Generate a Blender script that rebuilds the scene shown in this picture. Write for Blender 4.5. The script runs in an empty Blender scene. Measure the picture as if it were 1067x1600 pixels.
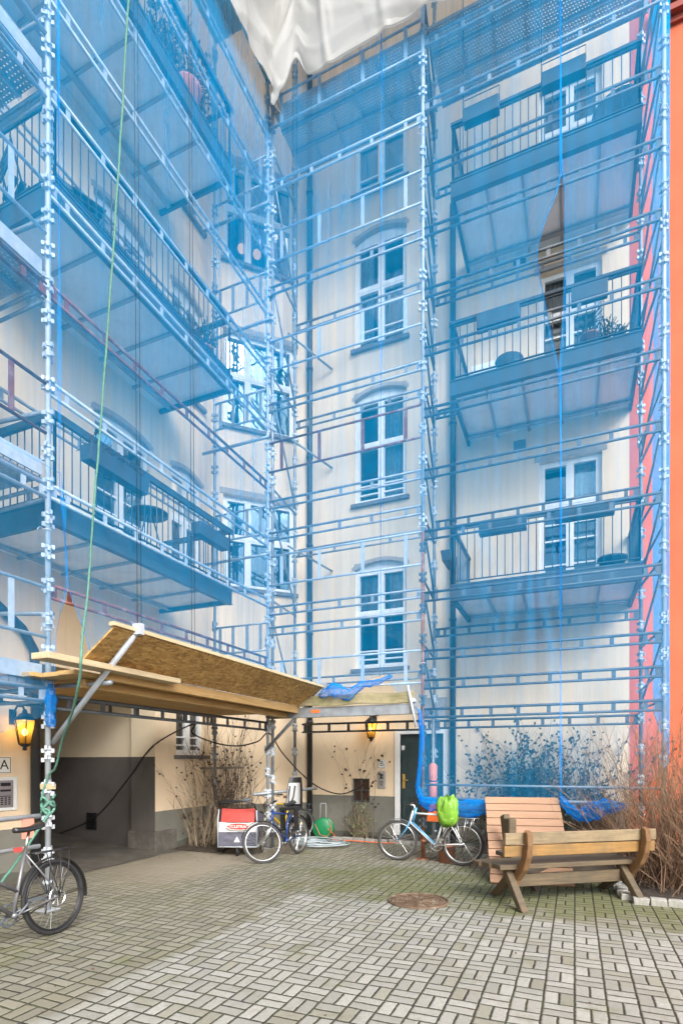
import bpy, bmesh, math, random
from mathutils import Vector, Matrix, noise as mnoise
R = math.radians
rnd = random.Random(7)
sc = bpy.context.scene
# ---------------------------------------------------------------- camera
F, HC, YH = 860.0, 1.6, 1190.0
YAW = R(22.94); CY, SY = math.cos(YAW), math.sin(YAW)
cam = bpy.data.cameras.new('camera'); camo = bpy.data.objects.new('camera', cam)
sc.collection.objects.link(camo); sc.camera = camo
cam.sensor_fit = 'HORIZONTAL'; cam.sensor_width = 36.0; cam.lens = 36.0*F/1067.0
cam.shift_y = (YH-800.0)/1067.0
cam.clip_start = 0.05; cam.clip_end = 500
camo.location = (0, 0, HC); camo.rotation_euler = (R(90), 0, YAW)
# ---------------------------------------------------------------- light
SUN_EL, SUN_AZ = 36, 136          # azimuth the light comes from, clockwise from +Y
w = bpy.data.worlds.new('World'); sc.world = w; w.use_nodes = True
nt = w.node_tree; nt.nodes.clear()
sky = nt.nodes.new('ShaderNodeTexSky'); sky.sky_type = 'NISHITA'; sky.sun_disc = False
sky.sun_elevation = R(SUN_EL); sky.sun_rotation = R(SUN_AZ); sky.dust_density = 4.0; sky.air_density = 1.0
hsv = nt.nodes.new('ShaderNodeHueSaturation'); hsv.inputs['Saturation'].default_value = 0.18
bg = nt.nodes.new('ShaderNodeBackground'); bg.inputs['Strength'].default_value = 0.15
wo = nt.nodes.new('ShaderNodeOutputWorld')
nt.links.new(sky.outputs[0], hsv.inputs['Color']); nt.links.new(hsv.outputs[0], bg.inputs[0]); nt.links.new(bg.outputs[0], wo.inputs[0])
sl = bpy.data.lights.new('sun', 'SUN'); sl.energy = 1.5; sl.angle = R(28); sl.color = (1, .975, .94)
so = bpy.data.objects.new('sun', sl); sc.collection.objects.link(so)
az, el = R(SUN_AZ), R(SUN_EL)
sd = Vector((math.sin(az)*math.cos(el), math.cos(az)*math.cos(el), math.sin(el)))
so.rotation_euler = sd.to_track_quat('Z', 'Y').to_euler()
sc.view_settings.view_transform = 'Standard'; sc.view_settings.look = 'None'
sc.view_settings.exposure = 1.15; sc.view_settings.gamma = 1
sc.render.engine = 'CYCLES'
cy = sc.cycles
cy.use_denoising = True; cy.transparent_max_bounces = 24; cy.max_bounces = 8; cy.diffuse_bounces = 4
cy.glossy_bounces = 3; cy.transmission_bounces = 4; cy.caustics_reflective = False; cy.caustics_refractive = False
# ---------------------------------------------------------------- helpers
def ray(x, y):
    a = (x-533.0)/F
    return Vector((a*CY-SY, a*SY+CY, (YH-y)/F))
O = Vector((0, 0, HC))
def onY(x, y, Y): r = ray(x, y); return O + r*(Y/r.y)
def onX(x, y, X): r = ray(x, y); return O + r*(X/r.x)
def onZ(x, y, Z=0.0): r = ray(x, y); return O + r*((Z-HC)/r.z)
def dep(x, y, t): return O + ray(x, y)*t
class MB:
    def __init__(s): s.v = []; s.f = []; s.sm = []
    def add(s, vs, fs, smooth=False):
        b = len(s.v); s.v += [tuple(v) for v in vs]
        for f in fs: s.f.append([b+i for i in f]); s.sm.append(smooth)
        return s
    def box(s, c, d, rot=None):
        x, y, z = d[0]/2, d[1]/2, d[2]/2
        vs = [Vector((i*x, j*y, k*z)) for k in (-1, 1) for j in (-1, 1) for i in (-1, 1)]
        if rot is not None: vs = [rot @ v for v in vs]
        return s.add([v+Vector(c) for v in vs], [(0,2,3,1),(4,5,7,6),(0,1,5,4),(2,6,7,3),(0,4,6,2),(1,3,7,5)])
    def box2(s, a, b):
        return s.box([(a[i]+b[i])/2 for i in range(3)], [abs(b[i]-a[i]) for i in range(3)])
    def beam(s, p0, p1, wd, ht, up=(0, 0, 1)):
        p0, p1 = Vector(p0), Vector(p1); d = p1-p0
        x = d.normalized(); upv = Vector(up)
        y = upv.cross(x)
        if y.length < 1e-4: y = Vector((0, 1, 0)).cross(x)
        y.normalize(); z = x.cross(y)
        m = Matrix((x, y, z)).transposed()
        return s.box((p0+p1)/2, (d.length, wd, ht), m)
    def tube(s, p0, p1, r, n=8, r1=None, cap=True):
        return s.poly([p0, p1], [r, r if r1 is None else r1], n, cap)
    def poly(s, pts, r, n=8, cap=True, closed=False):
        pts = [Vector(p) for p in pts]; m = len(pts)
        rs = r if isinstance(r, (list, tuple)) else [r]*m
        vs = []; prev = None
        for i, p in enumerate(pts):
            if closed: t = pts[(i+1) % m]-pts[i-1]
            else: t = pts[min(i+1, m-1)]-pts[max(i-1, 0)]
            if t.length < 1e-9: t = Vector((0, 0, 1))
            t.normalize()
            if prev is None:
                a = Vector((0, 0, 1)) if abs(t.z) < .9 else Vector((1, 0, 0))
                nx = t.cross(a).normalized()
            else:
                nx = prev - t*prev.dot(t)
                nx = nx.normalized() if nx.length > 1e-6 else t.orthogonal().normalized()
            prev = nx; ny = t.cross(nx)
            for k in range(n):
                an = 2*math.pi*k/n
                vs.append(p+(nx*math.cos(an)+ny*math.sin(an))*rs[i])
        fs = []
        for i in range(m if closed else m-1):
            for k in range(n):
                a = i*n+k; b = i*n+(k+1) % n; i2 = (i+1) % m
                fs.append((a, b, i2*n+(k+1) % n, i2*n+k))
        if cap and not closed:
            fs.append(tuple(range(n))[::-1]); fs.append(tuple((m-1)*n+k for k in range(n)))
        return s.add(vs, fs, n > 4)
    def prism(s, poly, a, b, axis='y'):
        # polygon in the plane across the axis, extruded from a to b
        def P(p, q):
            if axis == 'y': return (p[0], q, p[1])
            if axis == 'x': return (q, p[0], p[1])
            return (p[0], p[1], q)
        n = len(poly)
        vs = [P(p, a) for p in poly]+[P(p, b) for p in poly]
        fs = [tuple(range(n)), tuple(range(2*n-1, n-1, -1))]+[(i, n+i, n+(i+1) % n, (i+1) % n) for i in range(n)]
        return s.add(vs, fs)
    def lathe(s, prof, c=(0, 0, 0), n=16):
        vs = []
        for r, z in prof:
            for k in range(n):
                an = 2*math.pi*k/n; vs.append((c[0]+r*math.cos(an), c[1]+r*math.sin(an), c[2]+z))
        fs = []
        for i in range(len(prof)-1):
            for k in range(n):
                fs.append((i*n+k, i*n+(k+1) % n, (i+1)*n+(k+1) % n, (i+1)*n+k))
        fs.append(tuple(range(n))[::-1]); fs.append(tuple((len(prof)-1)*n+k for k in range(n)))
        return s.add(vs, fs, True)
    def torus(s, c, u, v, Rr, r, n=36, k=8, a0=0, a1=2*math.pi):
        c, u, v = Vector(c), Vector(u), Vector(v)
        full = abs(a1-a0) > 6.28
        pts = [c+(u*math.cos(a0+(a1-a0)*i/n)+v*math.sin(a0+(a1-a0)*i/n))*Rr for i in range(n if full else n+1)]
        return s.poly(pts, r, k, True, full)
    def sphere(s, c, r, n=12, sc3=(1, 1, 1)):
        prof = [(max(1e-4, r*math.sin(math.pi*i/8)), -r*math.cos(math.pi*i/8)) for i in range(9)]
        t = MB().lathe(prof, (0, 0, 0), n)
        return s.add([(c[0]+v[0]*sc3[0], c[1]+v[1]*sc3[1], c[2]+v[2]*sc3[2]) for v in t.v], t.f, True)
    def grid(s, fn, nu, nv, smooth=True):
        vs = [fn(i/nu, j/nv) for j in range(nv+1) for i in range(nu+1)]
        fs = [(j*(nu+1)+i, j*(nu+1)+i+1, (j+1)*(nu+1)+i+1, (j+1)*(nu+1)+i) for j in range(nv) for i in range(nu)]
        return s.add(vs, fs, smooth)
    def build(s, name, mat, parent=None, loc=(0, 0, 0), rz=0.0, world=False, bevel=0):
        me = bpy.data.meshes.new(name); me.from_pydata(s.v, [], s.f); me.update()
        for p, q in zip(me.polygons, s.sm): p.use_smooth = q
        if isinstance(mat, (list, tuple)):
            for m in mat: me.materials.append(m)
        else: me.materials.append(mat)
        bm = bmesh.new(); bm.from_mesh(me); bmesh.ops.recalc_face_normals(bm, faces=bm.faces); bm.to_mesh(me); bm.free()
        o = bpy.data.objects.new(name, me); sc.collection.objects.link(o)
        o.location = loc; o.rotation_euler = (0, 0, rz)
        if parent is not None:
            o.parent = parent
            if world: o.location = Vector(loc)-parent.location
        if bevel:
            md = o.modifiers.new('bevel', 'BEVEL'); md.width = bevel; md.segments = 2; md.limit_method = 'ANGLE'
        return o
def tag(o, label=None, cat=None, group=None, kind=None):
    if label: o['label'] = label
    if cat: o['category'] = cat
    if group: o['group'] = group
    if kind: o['kind'] = kind
    return o
def thing(name, label, cat, loc=(0, 0, 0), rz=0.0, group=None, rot=None):
    o = bpy.data.objects.new(name, None); sc.collection.objects.link(o); o.empty_display_size = .2
    o.location = loc; o.rotation_euler = rot if rot else (0, 0, rz)
    return tag(o, label, cat, group)
def copy_tree(o, parent=None):
    c = o.copy(); sc.collection.objects.link(c)
    if parent is not None: c.parent = parent
    for ch in list(o.children): copy_tree(ch, c)
    return c
def text(body, size, mat, parent, loc, rot, name='lettering', ext=.002):
    cu = bpy.data.curves.new(name, 'FONT'); cu.body = body; cu.size = size; cu.extrude = ext
    cu.align_x = 'CENTER'; cu.align_y = 'CENTER'; cu.materials.append(mat)
    tmp = bpy.data.objects.new(name, cu); sc.collection.objects.link(tmp)
    dg = bpy.context.evaluated_depsgraph_get(); me = bpy.data.meshes.new_from_object(tmp.evaluated_get(dg))
    bpy.data.objects.remove(tmp)
    o = bpy.data.objects.new(name, me); sc.collection.objects.link(o); o.parent = parent
    o.location = loc; o.rotation_euler = rot
    return o
# ---------------------------------------------------------------- materials
class NG:
    def __init__(s, name):
        s.m = bpy.data.materials.new(name); s.m.use_nodes = True; s.t = s.m.node_tree; s.t.nodes.clear()
        s.out = s.n('OutputMaterial')
    def n(s, ty, **kw):
        nd = s.t.nodes.new('ShaderNode'+ty)
        for k, v in kw.items():
            if hasattr(nd, k): setattr(nd, k, v)
            else: nd.inputs[k].default_value = v
        return nd
    def l(s, a, b): s.t.links.new(a, b)
    def setin(s, nd, key, val):
        if isinstance(val, bpy.types.NodeSocket): s.l(val, nd.inputs[key])
        else: nd.inputs[key].default_value = val
    def math(s, op, a, b=None, c=None):
        nd = s.n('Math', operation=op)
        for i, x in enumerate((a, b, c)):
            if x is not None: s.setin(nd, i, x)
        return nd.outputs[0]
    def mix(s, f, a, b, bt='MIX'):
        nd = s.n('MixRGB', blend_type=bt)
        s.setin(nd, 0, f); s.setin(nd, 1, a if isinstance(a, bpy.types.NodeSocket) else (*a, 1)); s.setin(nd, 2, b if isinstance(b, bpy.types.NodeSocket) else (*b, 1))
        return nd.outputs[0]
    def coord(s, which='Object', scale=(1, 1, 1)):
        c = s.n('TexCoord'); mp = s.n('Mapping'); s.l(c.outputs[which], mp.inputs[0]); mp.inputs['Scale'].default_value = scale
        return mp.outputs[0]
    def pos(s): return s.n('NewGeometry').outputs['Position']
    def noise(s, vec, scale, detail=4, rough=.6):
        nd = s.n('TexNoise'); s.l(vec, nd.inputs['Vector']); nd.inputs['Scale'].default_value = scale
        nd.inputs['Detail'].default_value = detail; nd.inputs['Roughness'].default_value = rough
        return nd.outputs[0]
    def step(s, v, a, b):
        nd = s.n('MapRange'); s.l(v, nd.inputs[0]); nd.inputs[1].default_value = a; nd.inputs[2].default_value = b
        return nd.outputs[0]
    def bump(s, h, st=.3, dist=.01):
        b = s.n('Bump'); s.l(h, b.inputs['Height']); b.inputs['Strength'].default_value = st; b.inputs['Distance'].default_value = dist
        return b.outputs[0]
    def pr(s, col, rough=.6, metal=0, nrm=None, **kw):
        p = s.n('BsdfPrincipled')
        s.setin(p, 'Base Color', col if isinstance(col, bpy.types.NodeSocket) else (*col, 1))
        s.setin(p, 'Roughness', rough); s.setin(p, 'Metallic', metal)
        if nrm is not None: s.l(nrm, p.inputs['Normal'])
        for k, v in kw.items(): s.setin(p, k.replace('_', ' '), v)
        s.l(p.outputs[0], s.out.inputs[0])
        return p
def simple(name, c, rough=.6, metal=0, var=.25, scale=6, bump=.15, dirt=None, dscale=2.0, **kw):
    g = NG(name); v = g.coord()
    n = g.noise(v, scale, 5)
    col = g.mix(g.step(n, .3, .7), [x*(1-var) for x in c], [min(1, x*(1+var*.5)) for x in c])
    if dirt is not None:
        d = g.step(g.noise(v, dscale, 6, .7), .52, .72)
        col = g.mix(d, col, dirt)
    nr = g.bump(g.noise(v, scale*6, 3), bump, .004) if bump else None
    g.pr(col, rough, metal, nr, **kw)
    return g.m
def wood(name, c1, c2, sx=(1, 14, 14), rough=.75, dirt=(.05, .045, .035), moss=None, lo=.5):
    g = NG(name); v = g.coord('Object', sx)
    n = g.noise(v, 3.0, 6, .65)
    col = g.mix(g.step(n, .32, .68), c1, c2)
    fine = g.noise(g.coord('Object', (sx[0]*.6, sx[1]*5, sx[2]*5)), 4, 3)
    col = g.mix(g.math('MULTIPLY', g.step(fine, .55, .75), .5), col, dirt)
    d = g.step(g.noise(g.coord(), 2.3, 6, .7), lo, lo+.25)
    col = g.mix(g.math('MULTIPLY', d, .75), col, dirt if moss is None else moss)
    g.pr(col, rough, 0, g.bump(n, .35, .006))
    return g.m
def plaster(name, plinth, stain=True, base=(.83, .65, .445)):
    g = NG(name); p = g.pos()
    n1 = g.noise(p, .7, 6, .6); n2 = g.noise(p, 9, 4)
    col = g.mix(g.step(n1, .3, .7), [c*.9 for c in base], [min(1, c*1.05) for c in base])
    # rain streaks running down the paint
    mp = g.n('Mapping'); g.l(p, mp.inputs[0]); mp.inputs['Scale'].default_value = (5, 5, .22)
    st = g.step(g.noise(mp.outputs[0], 1.6, 5, .65), .55, .8)
    col = g.mix(g.math('MULTIPLY', st, .22), col, (.42, .33, .22))
    sp = g.step(g.noise(p, 5, 6, .75), .64, .78)
    col = g.mix(g.math('MULTIPLY', sp, .3), col, (.36, .28, .19))
    if plinth is not None:
        sep = g.n('SeparateXYZ'); g.l(p, sep.inputs[0])
        z = g.math('ADD', sep.outputs[2], g.math('MULTIPLY', g.math('SUBTRACT', n2, .5), .014))
        low = g.math('LESS_THAN', z, plinth)
        pc = g.mix(g.step(n1, .3, .7), (.145, .14, .115), (.24, .23, .19))
        sp2 = g.step(g.noise(p, 3, 6, .75), .55, .75)
        pc = g.mix(g.math('MULTIPLY', sp2, .6), pc, (.10, .095, .08))
        damp = g.math('LESS_THAN', g.math('ADD', sep.outputs[2], g.math('MULTIPLY', n1, -.35)), -.06)
        pc = g.mix(g.math('MULTIPLY', damp, .6), pc, (.05, .052, .035))
        col = g.mix(low, col, pc)
    g.pr(col, .9, 0, g.bump(n2, .12, .01))
    return g.m
M = {}
M['plasterA'] = plaster('cream plaster', .71)
M['plasterB'] = plaster('cream plaster', .88)
M['coral'] = (lambda: None)
def _coral():
    g = NG('coral plaster'); p = g.pos(); n = g.noise(p, 1.2, 6)
    col = g.mix(g.step(n, .3, .7), (.58, .11, .048), (.65, .138, .06))
    mp = g.n('Mapping'); g.l(p, mp.inputs[0]); mp.inputs['Scale'].default_value = (5, 5, .2)
    st = g.step(g.noise(mp.outputs[0], 1.6, 5, .65), .5, .8); col = g.mix(g.math('MULTIPLY', st, .3), col, (.42, .085, .04))
    sp = g.step(g.noise(p, 9, 6, .8), .62, .74); col = g.mix(g.math('MULTIPLY', sp, .25), col, (.70, .25, .13))
    g.pr(col, .9, 0, g.bump(g.noise(p, 30, 3), .15, .01)); return g.m
M['coral'] = _coral()
M['coral_trim'] = simple('red brown trim', (.30, .05, .03))
def _pass():
    g = NG('gateway paint'); p = g.pos(); sep = g.n('SeparateXYZ'); g.l(p, sep.inputs[0])
    n = g.noise(p, 1.1, 6)
    z = g.math('ADD', sep.outputs[2], g.math('MULTIPLY', g.math('SUBTRACT', g.noise(p, 14, 3), .5), .012))
    up = g.mix(g.step(n, .3, .7), (.76, .63, .44), (.84, .71, .52))
    dn = g.mix(g.step(n, .3, .7), (.085, .074, .068), (.135, .118, .108))
    sc_ = g.step(g.noise(p, 12, 5, .8), .68, .74)
    dn = g.mix(g.math('MULTIPLY', sc_, .35), dn, (.25, .23, .2))
    g.pr(g.mix(g.math('LESS_THAN', z, 1.68), up, dn), .8, 0, g.bump(n, .2, .02)); return g.m
M['passage'] = _pass()
M['stone'] = simple('dark base stone', (.12, .105, .09), .85, 0, .45, 5, .5, (.22, .2, .17), 3)
M['white'] = simple('white window paint', (.82, .82, .80), .45, 0, .06, 8, .05)
M['sill'] = simple('grey brown sill', (.16, .15, .15), .7, 0, .25, 8)
M['eyebrow'] = simple('grey lintel render', (.42, .37, .32), .9, 0, .2, 10)
M['pipe'] = simple('dark drainpipe', (.028, .03, .034), .45, 0, .25, 5, .05)
M['blk'] = simple('black paint', (.018, .018, .02), .4, 0, .25, 10, .05)
M['rubber'] = simple('tyre rubber', (.018, .018, .018), .75, 0, .3, 30, .3)
M['rubber2'] = simple('dusty tyre rubber', (.045, .042, .04), .8, 0, .3, 30, .3)
M['chrome'] = simple('bare metal', (.62, .62, .62), .28, 1, .15, 20, .03)
M['galv'] = simple('galvanised steel', (.30, .33, .36), .5, .4, .3, 9, .1, (.30, .28, .26), 5)
M['galvw'] = simple('pale galvanised steel', (.47, .51, .55), .55, .2, .18, 12, .15, (.42, .42, .42), 7)
M['galvd'] = simple('dull galvanised steel', (.13, .15, .17), .6, .4, .3, 9, .1, (.16, .13, .11), 5)
M['rust'] = simple('rusty red lacquer', (.22, .055, .035), .6, .2, .4, 12, .2, (.30, .25, .23), 6)
M['rustpole'] = simple('rusty steel', (.30, .11, .05), .8, .2, .5, 10, .4, (.55, .36, .26), 8)
M['balc'] = simple('dark grey blue steel', (.055, .075, .095), .5, .2, .2, 6, .05)
M['soffit'] = simple('pale grey soffit', (.84, .84, .84), .7, 0, .06, 3, .05, (.60, .60, .60), 1.5)
M['soffrib'] = simple('grey soffit rib', (.36, .38, .40), .6, .1, .15, 4)
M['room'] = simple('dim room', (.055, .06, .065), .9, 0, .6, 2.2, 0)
M['curtain'] = simple('pale curtain', (.62, .60, .56), .9, 0, .2, 12, .3)
M['darkgreen'] = simple('dark green door paint', (.018, .042, .045), .38, 0, .2, 4, .05)
M['brass'] = simple('brass', (.62, .42, .13), .3, 1, .15, 20)
M['steel'] = simple('brushed steel', (.55, .55, .54), .35, .9, .12, 30, .05)
M['signwhite'] = simple('white enamel', (.82, .82, .78), .35, 0, .06, 8, 0)
M['ink'] = simple('black lettering', (.015, .015, .015), .5, 0, 0, 4, 0)
M['redc'] = simple('red canvas', (.42, .055, .045), .8, 0, .18, 10, .3)
M['greyc'] = simple('silver grey canvas', (.48, .48, .48), .7, 0, .12, 10, .3)
M['slate'] = simple('slate canvas', (.10, .10, .13), .8, 0, .2, 10, .3)
M['bluep'] = simple('blue bicycle paint', (.018, .05, .20), .3, .1, .15, 6, 0)
M['lblue'] = simple('pale blue bicycle paint', (.10, .30, .50), .3, .2, .2, 3, 0)
M['wht'] = simple('off white bicycle paint', (.74, .76, .76), .35, .1, .12, 4, 0)
M['yel'] = simple('yellow bicycle paint', (.68, .44, .02), .35, .1, .15, 6, 0)
M['gry'] = simple('grey bicycle paint', (.20, .20, .21), .35, .4, .2, 6, 0)
M['lime'] = simple('lime rain cover', (.16, .34, .03), .5, 0, .15, 8, .2)
M['orange'] = simple('orange plastic', (.80, .16, .03), .5, 0, .15, 8, .1)
M['salmon'] = simple('salmon foam', (.80, .27, .19), .8, 0, .15, 10, .2)
M['greenp'] = simple('green plastic', (.006, .19, .065), .4, 0, .2, 8, .05)
M['hose'] = simple('grey hose', (.30, .35, .37), .5, 0, .25, 6, .1)
M['rope'] = simple('green rope', (.10, .24, .18), .9, 0, .35, 40, .6)
M['cable'] = simple('black cable', (.012, .012, .013), .6, 0, .2, 20, 0)
M['brown'] = simple('brown leather', (.16, .07, .035), .6, 0, .25, 20, .2)
M['twig'] = simple('red brown twigs', (.25, .15, .09), .85, 0, .5, 3, .2)
M['twig2'] = simple('dark brown twigs', (.075, .05, .034), .9, 0, .5, 3, .2)
M['bark'] = simple('pale bark', (.30, .23, .15), .9, 0, .4, 12, .4)
M['dleaf'] = simple('dark evergreen leaf', (.020, .042, .028), .6, 0, .5, 5, 0)
M['deadleaf'] = simple('withered leaf', (.075, .045, .025), .9, 0, .5, 5, 0)
M['ivy'] = simple('pale green leaf', (.16, .20, .09), .7, 0, .4, 5, 0)
M['terra'] = simple('terracotta', (.40, .17, .10), .8, 0, .25, 8, .2)
M['plankw'] = wood('weathered plank', (.42, .33, .20), (.56, .45, .28), (14, 1, 14), dirt=(.12, .10, .07), lo=.55)
M['plankg'] = wood('mossy plank', (.22, .18, .10), (.40, .34, .20), (1, 14, 14), dirt=(.06, .05, .03), moss=(.085, .10, .03), lo=.45)
M['warmp'] = wood('golden plank', (.40, .235, .085), (.55, .36, .15), (14, 1, 14), dirt=(.16, .10, .05), lo=.6)
M['bench1'] = wood('ochre bench plank', (.21, .105, .025), (.32, .175, .05), (1, 12, 12), dirt=(.12, .085, .045), lo=.38)
M['bench2'] = wood('weathered bench timber', (.075, .052, .03), (.14, .10, .055), (1, 12, 12), dirt=(.06, .05, .035), lo=.45)
M['bench3'] = wood('brown bench timber', (.12, .058, .022), (.21, .11, .042), (6, 6, 2), dirt=(.06, .04, .025), lo=.5)
M['bench4'] = wood('lichen bleached bench plank', (.17, .12, .065), (.28, .21, .12), (1, 12, 12), dirt=(.10, .08, .05), lo=.42)
M['benchd'] = wood('dark damp timber', (.06, .05, .04), (.13, .10, .075), (1, 12, 12), dirt=(.03, .026, .02))
M['pallet'] = wood('red cedar plank', (.30, .17, .10), (.38, .225, .14), (1, 10, 10), dirt=(.32, .17, .10), lo=.62)
def _osb():
    g = NG('osb board'); v = g.coord('Object', (1, 1, 1))
    vo = g.n('TexVoronoi'); mp = g.n('Mapping'); g.l(v, mp.inputs[0]); mp.inputs['Scale'].default_value = (44, 18, 34); mp.inputs['Rotation'].default_value = (0, 0, .5)
    ds = g.n('TexNoise'); g.l(v, ds.inputs['Vector']); ds.inputs['Scale'].default_value = 5
    add = g.mix(.12, mp.outputs[0], ds.outputs['Color'], 'ADD')
    g.l(add, vo.inputs['Vector']); vo.inputs['Scale'].default_value = 1.0
    cr = g.n('ValToRGB'); g.l(vo.outputs['Color'], cr.inputs[0])
    e = cr.color_ramp.elements; e[0].color = (.24, .125, .035, 1); e[1].color = (.64, .41, .15, 1)
    e2 = e.new(.5); e2.color = (.46, .27, .085, 1)
    st = g.step(g.noise(v, 1.6, 5, .7), .5, .75)
    col = g.mix(g.math('MULTIPLY', st, .55), cr.outputs[0], (.14, .075, .03))
    g.pr(col, .7, 0, g.bump(vo.outputs['Distance'], .3, .004)); return g.m
M['osb'] = _osb()
def net_mat(name, cov, col, streak=.35):
    # woven debris mesh: the fraction of light the threads stop grows as it is seen more edge-on
    g = NG(name); lw = g.n('LayerWeight'); lw.inputs[0].default_value = .5
    cosv = g.math('MAXIMUM', g.math('SUBTRACT', 1.0, lw.outputs['Facing']), .16)
    mp = g.n('Mapping'); g.l(g.pos(), mp.inputs[0]); mp.inputs['Scale'].default_value = (7, 7, .25)
    n = g.step(g.noise(mp.outputs[0], 1.3, 5, .6), .35, .75)
    p2 = g.step(g.noise(g.pos(), .35, 3), .3, .7)
    c = g.math('MULTIPLY', g.math('ADD', g.math('MULTIPLY', n, streak), g.math('ADD', .72, g.math('MULTIPLY', p2, .4))), cov)
    open_ = g.math('POWER', g.math('SUBTRACT', 1.0, c), g.math('DIVIDE', 1.0, cosv))
    tr = g.n('BsdfTransparent'); df = g.n('BsdfDiffuse'); tl = g.n('BsdfTranslucent')
    df.inputs[0].default_value = (*col, 1); tl.inputs[0].default_value = (*col, 1)
    m1 = g.n('MixShader'); m1.inputs[0].default_value = .5; g.l(df.outputs[0], m1.inputs[1]); g.l(tl.outputs[0], m1.inputs[2])
    m2 = g.n('MixShader'); g.l(open_, m2.inputs[0]); g.l(m1.outputs[0], m2.inputs[1]); g.l(tr.outputs[0], m2.inputs[2])
    g.l(m2.outputs[0], g.out.inputs[0]); return g.m
M['net'] = net_mat('blue debris netting', .185, (.001, .46, 1.0), .7)
M['netA'] = net_mat('thin blue debris netting', .15, (.001, .46, 1.0), .7)
M['netd'] = net_mat('gathered blue netting', .36, (.010, .33, .88))
M['hem'] = net_mat('doubled netting hem', .30, (.012, .42, .95))
def _perf():
    g = NG('perforated steel deck'); v = g.coord('Object')
    sep = g.n('SeparateXYZ'); g.l(v, sep.inputs[0])
    def fr(s, off=0):
        return g.math('SUBTRACT', g.math('FRACT', g.math('ADD', g.math('MULTIPLY', s, 1/.046), off)), .5)
    row = g.math('MULTIPLY', g.math('FLOOR', g.math('MULTIPLY', sep.outputs[1], 1/.046)), .5)
    a = fr(g.math('ADD', sep.outputs[0], g.math('MULTIPLY', row, .046))); b = fr(sep.outputs[1])
    d = g.math('ADD', g.math('MULTIPLY', a, a), g.math('MULTIPLY', b, b))
    hole = g.math('LESS_THAN', d, .042)
    p = g.pr((.34, .36, .39), .5, .5)
    tr = g.n('BsdfTransparent'); mx = g.n('MixShader')
    g.l(hole, mx.inputs[0]); g.l(p.outputs[0], mx.inputs[1]); g.l(tr.outputs[0], mx.inputs[2]); g.l(mx.outputs[0], g.out.inputs[0])
    return g.m
M['perf'] = _perf()
def glass(name, tint, ior, gc=(.95, .98, 1)):
    g = NG(name); fr = g.n('Fresnel'); fr.inputs[0].default_value = ior
    nb = g.bump(g.noise(g.pos(), 1.4, 2), .25, .02); g.l(nb, fr.inputs['Normal'])
    tr = g.n('BsdfTransparent'); tr.inputs[0].default_value = (*tint, 1)
    gl = g.n('BsdfGlossy'); gl.inputs['Roughness'].default_value = .03; gl.inputs[0].default_value = (*gc, 1); g.l(nb, gl.inputs['Normal'])
    mx = g.n('MixShader'); g.l(fr.outputs[0], mx.inputs[0]); g.l(tr.outputs[0], mx.inputs[1]); g.l(gl.outputs[0], mx.inputs[2]); g.l(mx.outputs[0], g.out.inputs[0])
    return g.m
M['glass'] = glass('window glass', (.75, .85, .9), 1.9)
M['glassr'] = glass('sky reflecting glass', (.6, .75, .85), 2.0, (.60, .82, .95))
def emit(name, c, s):
    g = NG(name); e = g.n('Emission'); e.inputs[0].default_value = (*c, 1); e.inputs[1].default_value = s; g.l(e.outputs[0], g.out.inputs[0]); return g.m
M['bulb'] = emit('lit bulb', (1, .76, .36), 5)
M['globe'] = emit('lit globe lamp', (1, .50, .22), .55)
def _amber():
    g = NG('amber lantern glass'); tl = g.n('BsdfTranslucent'); tl.inputs[0].default_value = (.5, .34, .10, 1)
    tr = g.n('BsdfTransparent'); tr.inputs[0].default_value = (1, .8, .35, 1); mx = g.n('MixShader'); mx.inputs[0].default_value = .55
    g.l(tl.outputs[0], mx.inputs[1]); g.l(tr.outputs[0], mx.inputs[2]); g.l(mx.outputs[0], g.out.inputs[0]); return g.m
M['amber'] = _amber()
def _tarp():
    g = NG('white tarpaulin'); v = g.pos(); n = g.noise(v, 1.7, 6, .6)
    col = g.mix(g.step(n, .3, .75), (.43, .425, .41), (.53, .53, .52))
    s2 = g.step(g.noise(v, 6, 6, .75), .62, .75); col = g.mix(g.math('MULTIPLY', s2, .3), col, (.45, .42, .37))
    ds = g.n('TexNoise'); g.l(v, ds.inputs['Vector']); ds.inputs['Scale'].default_value = 1.5
    vv = g.mix(.45, v, ds.outputs['Color'], 'ADD'); hs = []
    for scl, wt in ((1.3, .6), (3.4, .28), (8.0, .12)):
        vo = g.n('TexVoronoi', feature='F1'); g.l(vv, vo.inputs['Vector']); vo.inputs['Scale'].default_value = scl; hs.append(g.math('MULTIPLY', vo.outputs['Distance'], wt))
    cr_ = g.math('ADD', g.math('ADD', hs[0], hs[1]), hs[2])
    p = g.pr(col, .5, 0, g.bump(cr_, .4, .04))
    tl = g.n('BsdfTranslucent'); tl.inputs[0].default_value = (.75, .73, .69, 1); mx = g.n('MixShader'); mx.inputs[0].default_value = .45
    g.l(p.outputs[0], mx.inputs[1]); g.l(tl.outputs[0], mx.inputs[2]); g.l(mx.outputs[0], g.out.inputs[0]); return g.m
M['tarp'] = _tarp()
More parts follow.
